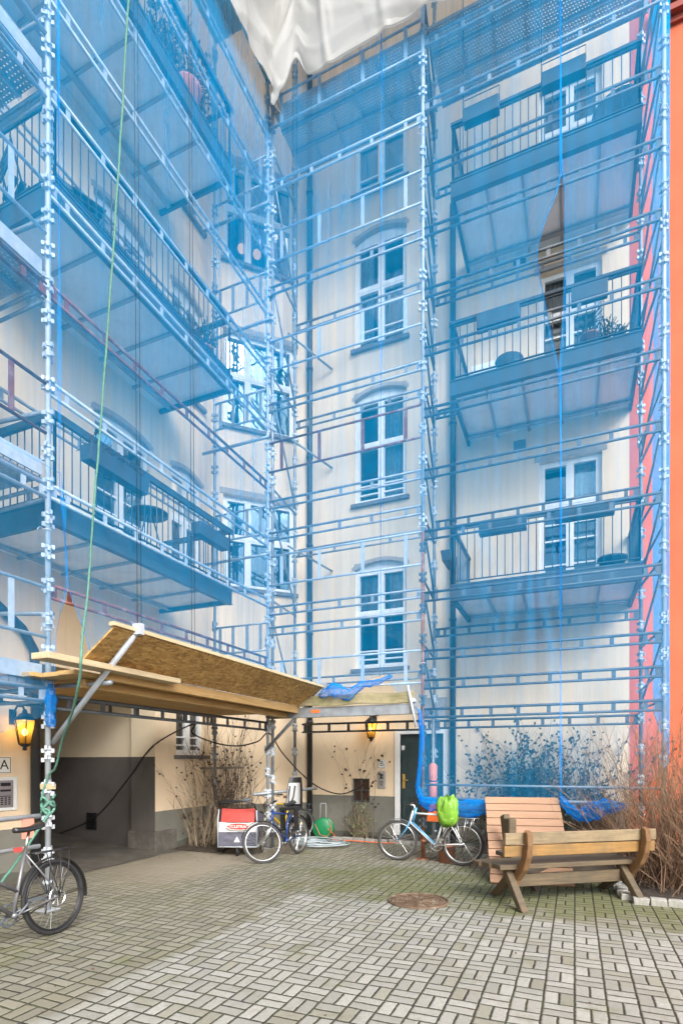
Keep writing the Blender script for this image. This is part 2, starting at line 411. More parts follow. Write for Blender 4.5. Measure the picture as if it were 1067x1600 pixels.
def _paver():
    # basket-weave concrete pavers, pairs of blocks turned in alternate squares
    g = NG('concrete block paving'); p = g.pos(); cell = .195
    wob = g.n('TexNoise'); g.l(p, wob.inputs['Vector']); wob.inputs['Scale'].default_value = 9; wob.inputs['Detail'].default_value = 3
    off = g.mix(1.0, wob.outputs['Color'], (.5, .5, .5), 'SUBTRACT')
    vm = g.n('VectorMath', operation='SCALE'); g.l(off, vm.inputs[0]); vm.inputs['Scale'].default_value = .014
    va = g.n('VectorMath', operation='ADD'); g.l(p, va.inputs[0]); g.l(vm.outputs[0], va.inputs[1])
    vs = g.n('VectorMath', operation='SCALE'); g.l(va.outputs[0], vs.inputs[0]); vs.inputs['Scale'].default_value = 1/cell
    sep = g.n('SeparateXYZ'); g.l(vs.outputs[0], sep.inputs[0]); x, y = sep.outputs[0], sep.outputs[1]
    ix, iy = g.math('FLOOR', x), g.math('FLOOR', y); fx, fy = g.math('FRACT', x), g.math('FRACT', y)
    par = g.math('ABSOLUTE', g.math('MODULO', g.math('ADD', ix, iy), 2.0))
    par = g.math('GREATER_THAN', par, .5)
    def lerp(a, b): return g.math('ADD', g.math('MULTIPLY', a, g.math('SUBTRACT', 1.0, par)), g.math('MULTIPLY', b, par))
    u, v = lerp(fx, fy), lerp(fy, fx)                    # blocks split across v
    k = g.math('GREATER_THAN', v, .5); v2 = g.math('FRACT', g.math('MULTIPLY', v, 2.0))
    du = g.math('MINIMUM', u, g.math('SUBTRACT', 1.0, u))
    dv = g.math('MULTIPLY', g.math('MINIMUM', v2, g.math('SUBTRACT', 1.0, v2)), .5)
    d = g.math('MINIMUM', du, dv)
    comb = g.n('CombineXYZ'); g.l(ix, comb.inputs[0]); g.l(iy, comb.inputs[1]); g.l(g.math('ADD', k, g.math('MULTIPLY', par, 3.0)), comb.inputs[2])
    wn = g.n('TexWhiteNoise', noise_dimensions='3D'); g.l(comb.outputs[0], wn.inputs['Vector']); rv = wn.outputs['Value']
    ero = g.math('MULTIPLY', g.math('SUBTRACT', g.noise(p, 35, 4, .7), .5), .075)
    d2 = g.math('ADD', d, ero)
    joint = g.math('SUBTRACT', 1.0, g.step(d2, .022, .050))
    sp = g.n('SeparateXYZ'); g.l(p, sep.inputs[0]) if False else None
    g.l(p, sp.inputs[0])
    nb = g.math('MULTIPLY', g.math('SUBTRACT', g.noise(p, 2.2, 5, .65), .5), .9)
    # newer, paler blocks laid in the middle of the yard
    pale = g.math('MULTIPLY', g.step(g.math('ADD', sp.outputs[0], g.math('MULTIPLY', nb, .25)), -3.08, -2.98), g.math('SUBTRACT', 1.0, g.step(g.math('ADD', sp.outputs[1], g.math('MULTIPLY', nb, .25)), 5.88, 5.98)))
    c_old = g.mix(rv, (.155, .15, .118), (.245, .238, .192)); c_new = g.mix(rv, (.245, .246, .224), (.35, .35, .325))
    col = g.mix(pale, c_old, c_new)
    fine = g.noise(p, 70, 4, .7)
    col = g.mix(g.math('MULTIPLY', g.step(fine, .42, .70), .5), col, (.19, .175, .13))
    dk = g.math('GREATER_THAN', g.math('FRACT', g.math('MULTIPLY', rv, 37.7)), .93); col = g.mix(g.math('MULTIPLY', dk, .45), col, (.17, .16, .10))
    grit = g.step(g.noise(p, 26, 5, .75), .50, .66); col = g.mix(g.math('MULTIPLY', grit, .38), col, (.17, .16, .125))
    wear = g.step(g.noise(p, 16, 5, .8), .60, .70); col = g.mix(g.math('MULTIPLY', wear, .35), col, (.46, .45, .40))
    dirt = g.step(g.noise(p, 1.3, 7, .72), .5, .72)
    col = g.mix(g.math('MULTIPLY', dirt, .6), col, (.21, .19, .13))
    damp = g.step(g.noise(p, 5, 6, .75), .60, .70)
    col = g.mix(g.math('MULTIPLY', damp, .55), col, (.15, .135, .10))
    # moss on the shaded strip and in patches
    strip = g.math('SUBTRACT', 1.0, g.step(g.math('ABSOLUTE', g.math('SUBTRACT', sp.outputs[1], 7.1)), .5, 1.6))
    strip = g.math('MULTIPLY', strip, g.step(sp.outputs[0], -4.2, -2.5))
    ms = g.math('ADD', g.math('MULTIPLY', strip, .27), g.noise(p, 2.0, 6, .7))
    ms2 = g.math('ADD', ms, g.math('MULTIPLY', g.step(sp.outputs[0], -2.9, -4.2), .05))
    moss = g.step(ms2, .56, .76)
    col = g.mix(g.math('MULTIPLY', moss, .72), col, (.105, .115, .03))
    jm = g.mix(g.step(g.noise(p, 3.5, 5), .42, .62), (.022, .019, .012), (.036, .042, .012))
    col = g.mix(joint, col, jm)
    sand = g.math('MULTIPLY', g.step(g.math('ADD', sp.outputs[0], g.math('MULTIPLY', nb, 1.2)), -4.55, -5.0), .8)
    col = g.mix(g.math('MULTIPLY', sand, g.step(sp.outputs[1], 5.0, 6.3)), col, (.27, .235, .175))
    h = g.math('ADD', g.step(d2, .0, .07), g.math('MULTIPLY', fine, .15)); h = g.math('ADD', h, g.math('MULTIPLY', rv, .25)); h = g.math('ADD', h, g.math('MULTIPLY', g.math('MULTIPLY', g.math('SUBTRACT', rv, .5), u), .9))
    g.pr(col, g.math('SUBTRACT', .8, g.math('MULTIPLY', damp, .25)), 0, g.bump(h, .7, .012)); return g.m
M['paver'] = _paver()
M['asphalt'] = simple('asphalt', (.12, .108, .09), .9, 0, .35, 3, .5, (.19, .17, .135), 1.4)
M['soil'] = simple('dark soil', (.060, .045, .032), .95, 0, .6, 14, 1.0, (.14, .11, .08), 9)
M['granite'] = simple('granite sett', (.36, .35, .32), .8, 0, .35, 14, .6, (.20, .19, .15), 6)
M['iron'] = simple('rusty cast iron', (.15, .095, .06), .75, .3, .45, 10, .5, (.30, .25, .18), 8)
# ================================================================ setting
XA, YB = -6.8, 10.75
TOPZ = 18.0
def sheet(name, pts, z, mat, label=None):
    m = MB(); m.add([(p[0], p[1], z if len(p) < 3 else p[2]) for p in pts], [tuple(range(len(pts)))])
    return tag(m.build(name, mat), kind='structure')
sheet('ground', [(-120, -120), (120, -120), (120, 120), (-120, 120)], -.012, M['asphalt'])
tag(MB().grid(lambda u, v: (-6.5+15.5*u, -14+24.75*v, .009*mnoise.noise((u*17, v*26, 2))+.005*mnoise.noise((u*50, v*80, 5))-.003), 190, 300).build('paving', M['paver']), kind='structure')
ra = MB()
ra.add([(-6.5, -14, .004), (-6.5, 10.7, .004), (-6.85, 10.7, .004), (-6.85, -14, .004)], [(0, 1, 2, 3)])
ra.add([(-6.6, 5.38, .006), (-6.6, 7.9, .006), (-9.6, 7.9, .19), (-9.6, 5.38, .19), (-11.5, 7.9, .25), (-11.5, 5.38, .25)], [(0, 1, 2, 3), (3, 2, 4, 5)])
tag(ra.build('road', M['asphalt']), kind='structure')
# planting bed with soil, stones round it
def soil_fn(x0, x1, y0, y1, h):
    def fn(u, v):
        x = x0+(x1-x0)*u; y = y0+(y1-y0)*v
        e = min(u, 1-u, v*1.0, (1-v)*3, .12)/.12
        return (x, y, .006+max(0, e)*h*(.6+.9*mnoise.noise((x*2.3, y*2.3, 0)))+.012*mnoise.noise((x*11, y*11, 3)))
    return fn
tag(MB().grid(soil_fn(.62, 6.5, 7.08, 10.7, .09), 60, 36).build('bed_soil', M['soil']), kind='structure')
tag(MB().grid(soil_fn(-4.6, -2.62, 10.28, 10.74, .05), 30, 8).build('border_soil', M['soil']), kind='structure')
tag(MB().grid(soil_fn(-6.72, -5.75, 7.95, 9.3, .05), 16, 22).build('corner_soil', M['soil']), kind='structure')
tag(MB().grid(soil_fn(-1.7, .62, 9.7, 10.74, .06), 36, 14).build('wall_soil', M['soil']), kind='structure')
def stone_mesh(l, wd, h, seed):
    rr = random.Random(seed); m = MB(); m.box((0, 0, h/2-.02), (l, wd, h))
    m.v = [(v[0]+rr.uniform(-.012, .012), v[1]+rr.uniform(-.012, .012), v[2]+rr.uniform(-.008, .008)) for v in m.v]; return m
def stones(p0, p1, name, label, group, step=.165, wd=.12):
    p0, p1 = Vector(p0), Vector(p1); n = max(1, int((p1-p0).length/step)); d = (p1-p0).normalized()
    for i in range(n):
        c = p0+(p1-p0)*((i+.5)/n)
        o = stone_mesh(step*rnd.uniform(.86, .97), wd*rnd.uniform(.9, 1.1), .09, i+len(name)).build(name, M['granite'], None, (c.x+rnd.uniform(-.012, .012), c.y+rnd.uniform(-.012, .012), 0), math.atan2(d.y, d.x)+rnd.uniform(-.08, .08), bevel=.008)
        tag(o, label, 'kerb stone', group)
stones((.60, 7.02, 0), (3.2, 6.98, 0), 'granite_sett', 'grey granite sett in the row edging the front of the shrub bed by the bench', 'granite setts along the front of the shrub bed')
stones((.56, 7.12, 0), (.42, 8.5, 0), 'granite_sett', 'grey granite sett in the row running back under the wooden bench', 'granite setts along the side of the shrub bed')
stones((-4.55, 10.24, 0), (-2.62, 10.22, 0), 'edging_stone', 'grey edging stone of the narrow bed below the small barred window', 'edging stones of the narrow wall bed', .24, .08)
# ================================================================ buildings
bld = thing('apartment_building', 'cream plastered apartment building with grey plinth, balconies and arched gateway behind the scaffolding', 'building', (XA, YB, 0))
def wallpanel(mb, u0, u1, z0, z1, holes, depth=.2):
    us = sorted({u0, u1, *[h[0] for h in holes], *[h[1] for h in holes]}); zs = sorted({z0, z1, *[h[2] for h in holes], *[h[3] for h in holes]})
    for i in range(len(us)-1):
        for j in range(len(zs)-1):
            um, zm = (us[i]+us[i+1])/2, (zs[j]+zs[j+1])/2
            if any(h[0] < um < h[1] and h[2] < zm < h[3] for h in holes): continue
            mb.add([(us[i], 0, zs[j]), (us[i+1], 0, zs[j]), (us[i+1], 0, zs[j+1]), (us[i], 0, zs[j+1])], [(0, 1, 2, 3)])
    for h in holes:
        dd = h[4] if len(h) > 4 else depth
        a, b, c, d = h[:4]
        mb.add([(a, 0, c), (b, 0, c), (b, 0, d), (a, 0, d), (a, dd, c), (b, dd, c), (b, dd, d), (a, dd, d)], [(0, 4, 5, 1), (1, 5, 6, 2), (2, 6, 7, 3), (3, 7, 4, 0)])
def locw(org, rz, u, y, z):
    c, s = math.cos(rz), math.sin(rz); return Vector((org[0]+u*c-y*s, org[1]+u*s+y*c, z))
def windows(org, rz, a, b, z0, z1, style='cas', arch=0., deep=.14, gl='glass', curtain=None, sill=True, hood=True, door=False):
    """one window in the wall whose local frame is org/rz; a..b along the wall"""
    wd, h = b-a, z1-z0; loc = locw(org, rz, a, 0, z0)
    fr = MB(); ft = .055; y0, y1 = deep-.05, deep+.03
    def bar(u0, u1, w0, w1, yy=0): fr.box2((u0, y0+yy, w0), (u1, y1, w1))
    ht = h-arch
    bar(0, ft, 0, h); bar(wd-ft, wd, 0, h); bar(ft, wd-ft, 0, ft); bar(ft, wd-ft, ht-ft, h)
    panes = []
    def sash(u0, u1, w0, w1, low=False, t=.042):
        yy = .012
        fr.box2((u0, y0-yy, w0), (u0+t, y1-.012, w1)); fr.box2((u1-t, y0-yy, w0), (u1, y1-.012, w1))
        fr.box2((u0+t, y0-yy, w0), (u1-t, y1-.012, w0+t)); fr.box2((u0+t, y0-yy, w1-t), (u1-t, y1-.012, w1))
        if low:
            for k in low: fr.box2((u0+t, y0, w0+(w1-w0)*k-.014), (u1-t, y1-.015, w0+(w1-w0)*k+.014))
        panes.append((u0+t, u1-t, w0+t, w1-t))
    n = 3 if style == 'tri' else (1 if style == 'one' else 2)
    tz = ft+(ht-2*ft)*(.56 if style != 'door' else .70)
    cw = (wd-2*ft-(n-1)*.05)/n
    for i in range(n):
        u0 = ft+i*(cw+.05)
        if i: bar(u0-.05, u0, ft, ht-ft, -.015)
        if style == 'one': sash(u0, u0+cw, ft, ht-ft)
        else:
            lowbars = (.14, .30) if style == 'cas' else ((.35, .62, .80) if style == 'door' else None)
            sash(u0, u0+cw, ft, tz-.03, lowbars); bar(u0, u0+cw, tz-.03, tz+.03, -.02); sash(u0, u0+cw, tz+.03, ht-ft)
    wob = fr.build('window' if not door else 'balcony_door', M['white'], bld, loc, rz, world=True)
    pn = MB()
    for (p, q, r_, s_) in panes: pn.add([(p, deep, r_), (q, deep, r_), (q, deep, s_), (p, deep, s_)], [(0, 1, 2, 3)])
    pn.build('pane', M[gl], wob)
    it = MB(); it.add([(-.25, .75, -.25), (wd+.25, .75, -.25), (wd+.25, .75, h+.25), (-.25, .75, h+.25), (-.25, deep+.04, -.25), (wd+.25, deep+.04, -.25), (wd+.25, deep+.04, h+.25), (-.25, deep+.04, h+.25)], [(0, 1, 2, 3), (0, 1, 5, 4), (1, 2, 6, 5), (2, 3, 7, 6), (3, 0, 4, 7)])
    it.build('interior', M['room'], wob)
    if curtain:
        for (c0, c1, k0, k1) in curtain:
            def cf(u, v, c0=c0, c1=c1, k0=k0, k1=k1): return (wd*(c0+(c1-c0)*u), deep+.12+.018*math.sin(u*(c1-c0)*wd*70), h*(k0+(k1-k0)*v))
            MB().grid(cf, 24, 1).build('curtain', M['curtain'], wob)
    if sill:
        MB().box2((-.06, -.07, -.075), (wd+.06, deep-.05, -.005)).build('sill', M['sill'], wob)
    if arch:
        def arc(k): return ht+arch*(1-(2*k-1)**2)
        for side in (0, 1):
            pts = [(wd*(side), h+.001)]
            ks = [side*.5+.5*i/10 for i in range(11)]
            poly = ([(0, h+.001)]+[(wd*k, arc(k)) for k in ks]) if side == 0 else ([(wd*k, arc(k)) for k in ks]+[(wd, h+.001)])
            sp = MB().prism(poly, -.002, deep-.052)
            sp.build('spandrel', M['eyebrow'], wob)
        ey = MB(); nn = 20
        lo = [(-.05+(wd+.1)*i/nn, arc(max(0, min(1, i/nn)))+.0) for i in range(nn+1)]
        hi = [(p, q+.075) for p, q in lo]
        for i in range(nn):
            ey.prism([lo[i], lo[i+1], hi[i+1], hi[i]], -.012, .004)
        ey.build('lintel', M['eyebrow'], wob)
    elif hood:
        MB().box2((-.08, -.014, h+.01), (wd+.08, .004, h+.13)).build('lintel', M['eyebrow'], wob)
    return wob
OA, RA = (XA, 0), R(90); OB, RB = (0, YB), 0.0; OC, RC = (XA, 9.28), R(45)
LC = 1.47*math.sqrt(2)
# --- wall along the left
hA = []
WA = [(6.30, 7.54, 4.55, 7.14, 'door'), (8.08, 8.98, 5.1, 7.14, 'cas'), (6.30, 7.54, 8.1, 10.55, 'door'), (8.08, 8.98, 8.6, 10.55, 'cas'), (6.30, 7.54, 11.6, 14.1, 'door'), (8.08, 8.98, 12.1, 14.1, 'cas'), (8.20, 9.06, 1.72, 3.72, 'cas0'), (2.6, 3.7, 5.0, 7.1, 'cas'), (2.6, 3.7, 8.5, 10.6, 'cas')]
for a, b, z0, z1, st in WA: hA.append((a, b, z0, z1))
wm = MB(); wallpanel(wm, -16, 9.28, 0, TOPZ, hA+[(5.38, 7.65, 0, 2.95, .54)])
wm.build('wall', M['plasterA'], bld, (XA, 0, 0), RA, world=True)
for a, b, z0, z1, st in WA:
    cur = [(0, .3, 0, 1), (.72, 1, 0, 1)] if st != 'door' else [(.55, .95, .0, .7)]
    windows(OA, RA, a, b, z0, z1, 'cas' if st == 'cas0' else st, arch=.14 if st == 'cas0' else .12, curtain=cur, sill=(st != 'door'), door=(st == 'door'))
# gateway inner walls
g = MB(); y2 = 7.80
g.add([(XA-.54, 7.65, -.1), (XA-.54, y2, -.1), (XA-.54, y2, 2.95), (XA-.54, 7.65, 2.95)], [(0, 1, 2, 3)])
g.add([(XA-.54, y2, -.1), (-11.5, y2, -.1), (-11.5, y2, 2.95), (XA-.54, y2, 2.95)], [(0, 1, 2, 3)])
g.add([(XA-.54, 5.38, -.1), (-11.5, 5.38, -.1), (-11.5, 5.38, 2.95), (XA-.54, 5.38, 2.95)], [(0, 1, 2, 3)])
g.add([(-11.5, 5.38, -.1), (-11.5, y2, -.1), (-11.5, y2, 2.95), (-11.5, 5.38, 2.95)], [(0, 1, 2, 3)])
g.add([(XA-.54, 5.38, 2.95), (-11.5, 5.38, 2.95), (-11.5, y2, 2.95), (XA-.54, y2, 2.95)], [(0, 1, 2, 3)])
# painted reveal of the opening, proud of the plaster one
g.box2((XA-.541, 7.646, 0), (XA-.003, 7.66, 2.94)); 
g.build('gateway_wall', M['passage'], bld, world=True)
sb = MB(); sb.box2((XA-.60, 7.60, -.05), (XA+.055, 8.17, .36)); sb.box2((XA-.57, 7.79, -.05), (-9.6, 7.83, .0))
sb.build('base_stone', M['stone'], bld, world=True, bevel=.02)
vt = MB(); vt.box2((-8.58, 7.775, .30), (-8.34, 7.799, .62))
for k in range(5): vt.box2((-8.56, 7.765, .33+k*.055), (-8.36, 7.774, .36+k*.055))
vt.build('vent_grille', M['blk'], bld, world=True)
# --- chamfered corner
WC = [(.245, 1.77, 5.20, 7.10), (.245, 1.77, 8.54, 10.50), (.245, 1.77, 11.95, 14.0)]
cm = MB(); wallpanel(cm, 0, LC, 0, TOPZ, [(a, b, c, d) for a, b, c, d in WC], .16)
cm.build('wall', M['plasterA'], bld, (XA, 9.28, 0), RC, world=True)
for i, (a, b, c, d) in enumerate(WC): windows(OC, RC, a, b, c, d, 'tri', gl='glassr' if i < 2 else 'glass', curtain=None)
# --- back wall
WB = [(-4.26, -3.12, 3.53, 5.74), (-4.26, -3.12, 6.98, 9.31), (-4.26, -3.12, 10.22, 12.62), (-4.26, -3.12, 13.45, 15.6)]
DB = [(-.60, .45, 4.56, 7.10), (-.60, .45, 7.98, 10.55), (-.60, .45, 11.27, 13.95)]
DOOR = (-3.25, -2.37, .12, 2.15)
SMALL = (-4.32, -3.92, .74, 1.24)
bm_ = MB(); wallpanel(bm_, -5.36, .876, 0, TOPZ, [w_ for w_ in WB]+[d_ for d_ in DB]+[(*DOOR, .12), (*SMALL, .25)])
bm_.build('wall', M['plasterB'], bld, (0, YB, 0), RB, world=True)
curs = [[(.05, .40, .55, 1), (.62, .95, .5, 1)], [(.55, .98, .05, 1)], [(.05, .3, 0, 1), (.60, .98, .1, .55)], None]
for i, (a, b, c, d) in enumerate(WB): windows(OB, RB, a, b, c, d, 'cas', arch=.15, curtain=curs[i])
for i, (a, b, c, d) in enumerate(DB): windows(OB, RB, a, b, c, d, 'door', curtain=[(.52, .97, .3, 1)] if i != 1 else [(.1, .4, .2, 1)], sill=False, door=True, gl='glassr' if i == 0 else 'glass')
# small barred window
sw = MB(); a, b, c, d = SMALL
sw.box2((a, .10, c), (a+.03, .16, d)); sw.box2((b-.03, .10, c), (b, .16, d)); sw.box2((a+.03, .10, c), (b-.03, .16, c+.03)); sw.box2((a+.03, .10, d-.03), (b-.03, .16, d))
sw.box2(((a+b)/2-.018, .07, c), ((a+b)/2+.018, .12, d)); sw.box2((a, .075, (c+d)/2-.015), ((a+b)/2-.018, .115, (c+d)/2+.015)); sw.box2(((a+b)/2+.018, .075, (c+d)/2-.015), (b, .115, (c+d)/2+.015))
so_ = sw.build('cellar_window', M['galvd'], bld, (0, YB, 0), world=True)
MB().add([(a, .14, c), (b, .14, c), (b, .14, d), (a, .14, d)], [(0, 1, 2, 3)]).build('pane', simple('brown cellar glass', (.10, .045, .025), .3, 0, .6, 6, 0), so_)
# front door
a, b, c, d = DOOR
fd = MB(); fd.box2((a-.11, -.035, 0), (a, .10, d+.11)); fd.box2((b, -.035, 0), (b+.11, .10, d+.11)); fd.box2((a, -.035, d), (b, .10, d+.11))
fd.box2((a-.14, -.055, 0), (a+.0, -.034, .32)); fd.box2((b, -.055, 0), (b+.14, -.034, .32))
dr = fd.build('door_frame', M['white'], bld, (0, YB, 0), world=True)
lf = MB(); mid = (a+b)/2+.12
lf.box2((a+.005, .05, c+.01), (mid-.004, .09, d)); lf.box2((mid+.004, .05, c+.01), (b-.005, .09, d))
for (u0, u1) in ((a+.12, mid-.11), (mid+.09, b-.10)):
    for (z0, z1) in ((c+.18, c+.78), (c+.95, d-.42 if False else d-.14)):
        lf.box2((u0, .035, z0), (u1, .0495, z0+.03)); lf.box2((u0, .035, z1-.03), (u1, .0495, z1)); lf.box2((u0, .035, z0+.03), (u0+.03, .0495, z1-.03)); lf.box2((u1-.03, .035, z0+.03), (u1, .0495, z1-.03))
        lf.box2((u0+.07, .042, z0+.07), (u1-.07, .0495, z1-.07))
dl = lf.build('door', M['darkgreen'], bld, (0, YB, 0), world=True)
hd = MB(); hd.box2((a+.03, .034, 1.05), (a+.085, .049, 1.34)); hd.tube((a+.06, .03, 1.22), (a+.06, -.03, 1.22), .011); hd.tube((a+.06, -.03, 1.22), (a+.16, -.03, 1.215), .010)
hd.build('handle', M['brass'], dl)
pl = MB(); pl.box2((a+.01, .042, 1.83), (a+.075, .049, 1.92)); pl.build('notice', M['signwhite'], dl)
MB().box2((a-.10, -.14, 0), (b+.10, .06, .115)).build('doorstep', M['stone'], bld, (0, YB, 0), world=True, bevel=.01)
# grey patch over the door (old canopy mark) and wall vents
MB().box2((-2.78, -.012, 2.46), (-2.30, .003, 2.86)).build('repaired_patch', M['eyebrow'], bld, (0, YB, 0), world=True)
for z in (7.42, 10.82):
    v_ = MB(); v_.box2((-1.05, -.02, z), (-.83, .003, z+.17))
    for k in range(4): v_.box2((-1.04, -.03, z+.02+k*.037), (-.84, -.021, z+.04+k*.037))
    v_.build('wall_vent', M['sill'], bld, (0, YB, 0), world=True)
# drainpipes
def pipe(pts, r=.05, br=True):
    m = MB().poly(pts, r, 12)
    if br:
        p0, p1 = Vector(pts[0]), Vector(pts[-1]); n = max(2, int(abs(p1.z-p0.z)/1.9))
        for i in range(n):
            z = min(p0.z, p1.z)+.5+i*1.9
            if z < TOPZ: m.lathe([(r+.001, -.03), (r+.014, -.028), (r+.014, .028), (r+.001, .03)], (pts[-1][0] if z < 3 else pts[0][0], pts[-1][1] if z < 3 else pts[0][1], z), 12)
    return m.build('drainpipe', M['pipe'], bld, world=True)
pipe([(-5.25, YB-.10, TOPZ), (-5.25, YB-.10, .05)], .058)
pp = onY(707, 900, YB-.1); pipe([(pp.x, YB-.10, 12.4), (pp.x, YB-.10, .05)], .058)
pipe([(XA+.09, 3.6, 4.2), (XA+.09, 4.3, 3.85), (XA+.09, 5.05, 3.35), (XA+.09, 5.22, 3.1), (XA+.09, 5.24, 2.8), (XA+.09, 5.24, .05)], .06, False)
pipe([(XA+.09, 3.6, TOPZ), (XA+.09, 3.6, 4.15)], .06)
# roof and backs of the wings
rf = MB(); rf.box2((-14, -16, TOPZ), (XA+.35, 9.3, TOPZ+.3)); rf.box2((-14, 9.3, TOPZ+.001), (.876, 18, TOPZ+.299)); rf.box2((XA+.1, YB-.3, TOPZ+.002), (.876, 9.301, TOPZ+.29))
rf.build('roof', M['pipe'], bld, world=True)
bk = MB(); bk.box2((-14, -16, 0), (-13.8, 18, TOPZ)); bk.box2((-13.8, 17.8, 0), (.876, 18, TOPZ)); bk.build('rear_wall', M['plasterA'], bld, world=True)
# ---------------------------------------------------------------- balconies
def balcony(org, rz, u0, u1, dpt, zb, fh=.24, rh=.98, nb=5, name='balcony', wide=0, flower=False):
    loc = locw(org, rz, u0, 0, zb); wd = u1-u0
    s = MB()
    s.box2((0, -dpt, 0), (wd, -dpt+.05, fh)); s.box2((0, -dpt+.05, 0), (.05, 0, fh)); s.box2((wd-.05, -dpt+.05, 0), (wd, 0, fh))
    s.box2((-.012, -dpt-.012, fh-.012), (wd+.012, -.0, fh+.012)); s.box2((0, -dpt-.02, -.012), (wd, -dpt+.07, .0))
    b = s.build(name, M['balc'], bld, loc, rz, world=True)
    MB().box2((.05, -dpt+.05, .07), (wd-.05, 0, fh-.013)).build('soffit', M['soffit'], b)
    rb = MB()
    if wd < 3:
        for i in range(1, nb): rb.box2((wd*i/nb-.02, -dpt+.05, .035), (wd*i/nb+.02, -.0, .0695))
    else:
        for i in range(1, nb): rb.box2((wd*i/nb-.02, -dpt+.05, .035), (wd*i/nb+.02, -.0, .0695))
    rb.box2((.05, -.26, .02), (wd-.05, -.18, .0345))
    rb.build('soffit_rib', M['soffrib'], b)
    rl = MB(); z0, z1 = fh+.07, fh+rh-.06
    y = -dpt+.03
    def run(p, q):
        p, q = Vector(p), Vector(q); L = (q-p).length; n = int(L/.115)
        for zz in (z0, z1): rl.beam(p+Vector((0, 0, zz)), q+Vector((0, 0, zz)), .035, .012)
        for i in range(n+1):
            c = p+(q-p)*(i/n)
            big = i in (0, n)
            rl.tube(c+Vector((0, 0, fh if big else z0)), c+Vector((0, 0, z1+(.05 if big else 0))), .019 if big else .008, 5)
    run((.03, y, 0), (wd-.03, y, 0)); run((.03, y, 0), (.03, -.03, 0)); run((wd-.03, y, 0), (wd-.03, -.03, 0))
    rl.build('railing', M['balc'], b)
    hr = MB(); zt = fh+rh
    hr.box2((-.0, y-.035, zt-.03), (wd, y+.035, zt+.015)); hr.box2((0, y+.035, zt-.03), (.06, 0, zt+.015)); hr.box2((wd-.06, y+.035, zt-.03), (wd, 0, zt+.015))
    if wide:
        hr.box2((-.02, y-.05, zt-.03-wide), (wd+.02, y-.036, zt-.0)); hr.box2((-.02, y-.036, zt-.03-wide), (-.008, 0, zt))
    hr.build('handrail', M['balc'], b)
    return b
BB = [(4.28, .25), (7.69, .24), (10.98, .26)]
for zb, fh in BB: balcony(OB, RB, -1.90, .914, 1.6, zb, fh)
for zb in (4.24, 7.80, 11.34): balcony(OA, RA, 4.37, 7.80, 1.5, zb, .26, .98, 5, wide=.05)
# ---------------------------------------------------------------- coral building
cor = thing('coral_building', 'smooth coral orange plastered building with dark red string course at the right', 'building', (.876, YB, 0))
cw_ = MB(); wallpanel(cw_, .876, 9, 0, TOPZ+1, [])
cw_.build('wall', M['coral'], cor, (0, YB, 0), world=True)
tr_ = MB(); z = 14.15
for (y0, za, zb_) in ((.16, 0, .10), (.11, .10, .16), (.20, .16, .30), (.06, -.10, 0)): tr_.box2((1.25, -y0, z+za), (9, -.003, z+zb_))
tr_.build('string_course', M['coral_trim'], cor, (0, YB, 0), world=True)
MB().box2((.876, -.25, TOPZ+1), (9, 8, TOPZ+1.3)).build('roof', M['coral_trim'], cor, (0, YB, 0), world=True)
MB().box2((8.8, .003, 0), (9, 7, TOPZ+1)).build('side_wall', M['coral'], cor, (0, YB, 0), world=True)
# ================================================================ scaffolding
XO, YO = -5.2, 8.8           # outer rows
XI, YI = -6.37, 10.1         # inner rows
XM, XR = -2.28, 1.146        # outer uprights of the back bays
XMI, XRI = -2.40, .99        # inner ones
YL = 4.21                    # near upright of the left row
SA = thing('scaffold', 'galvanised steel scaffold along the left facade with perforated decks at the left edge', 'scaffolding', (XO, YL, 0))
SB = thing('scaffold', 'galvanised steel scaffold of two bays across the back facade beside the coral wall', 'scaffolding', (XM, YO, 0))
CPL = []
def coupler_mesh(kind):
    m = MB(); r = .03
    m.tube((0, 0, -.03), (0, 0, .03 if kind == 0 else .13), r+.004, 10)
    for z in ((0.,) if kind == 0 else (0., .10)):
        m.lathe([(r, -.012+z), (r+.013, -.010+z), (r+.013, .010+z), (r, .012+z)], (0, 0, 0), 10)
        for k in range(4):
            an = k*math.pi/2+.4; m.box((math.cos(an)*(r+.018), math.sin(an)*(r+.018), z+(.016 if k % 2 else -.016)), (.034, .026, .044), Matrix.Rotation(an, 3, 'Z'))
    return m
def couplers(s, z0, z1, step, mat, double=True):
    key = (mat.name, double); z = z0; i = 0; base = None
    while z < z1:
        if base is None: base = coupler_mesh(1 if double else 0).build('coupler', mat, s, (0, 0, z))
        else:
            c = base.copy(); sc.collection.objects.link(c); c.location = (0, 0, z); c.rotation_euler = (0, 0, rnd.uniform(0, 6)); c.parent = s
        z += step
def standard(par, x, y, z0, z1, mat, step=.52, off=0., cmat=None, dense=False):
    m = MB().tube((0, 0, z0), (0, 0, z1), .030, 10)
    m.box((0, 0, z0+.006), (.17, .17, .012)); m.tube((0, 0, z0), (0, 0, z0+.35), .022, 8); m.lathe([(.05, -.02), (.055, 0), (.05, .02)], (0, 0, z0+.3), 8)
    s = m.build('standard', mat, par, (x, y, 0), world=True)
    couplers(s, z0+.55+off, z1-.1, step, cmat or mat)
    return s
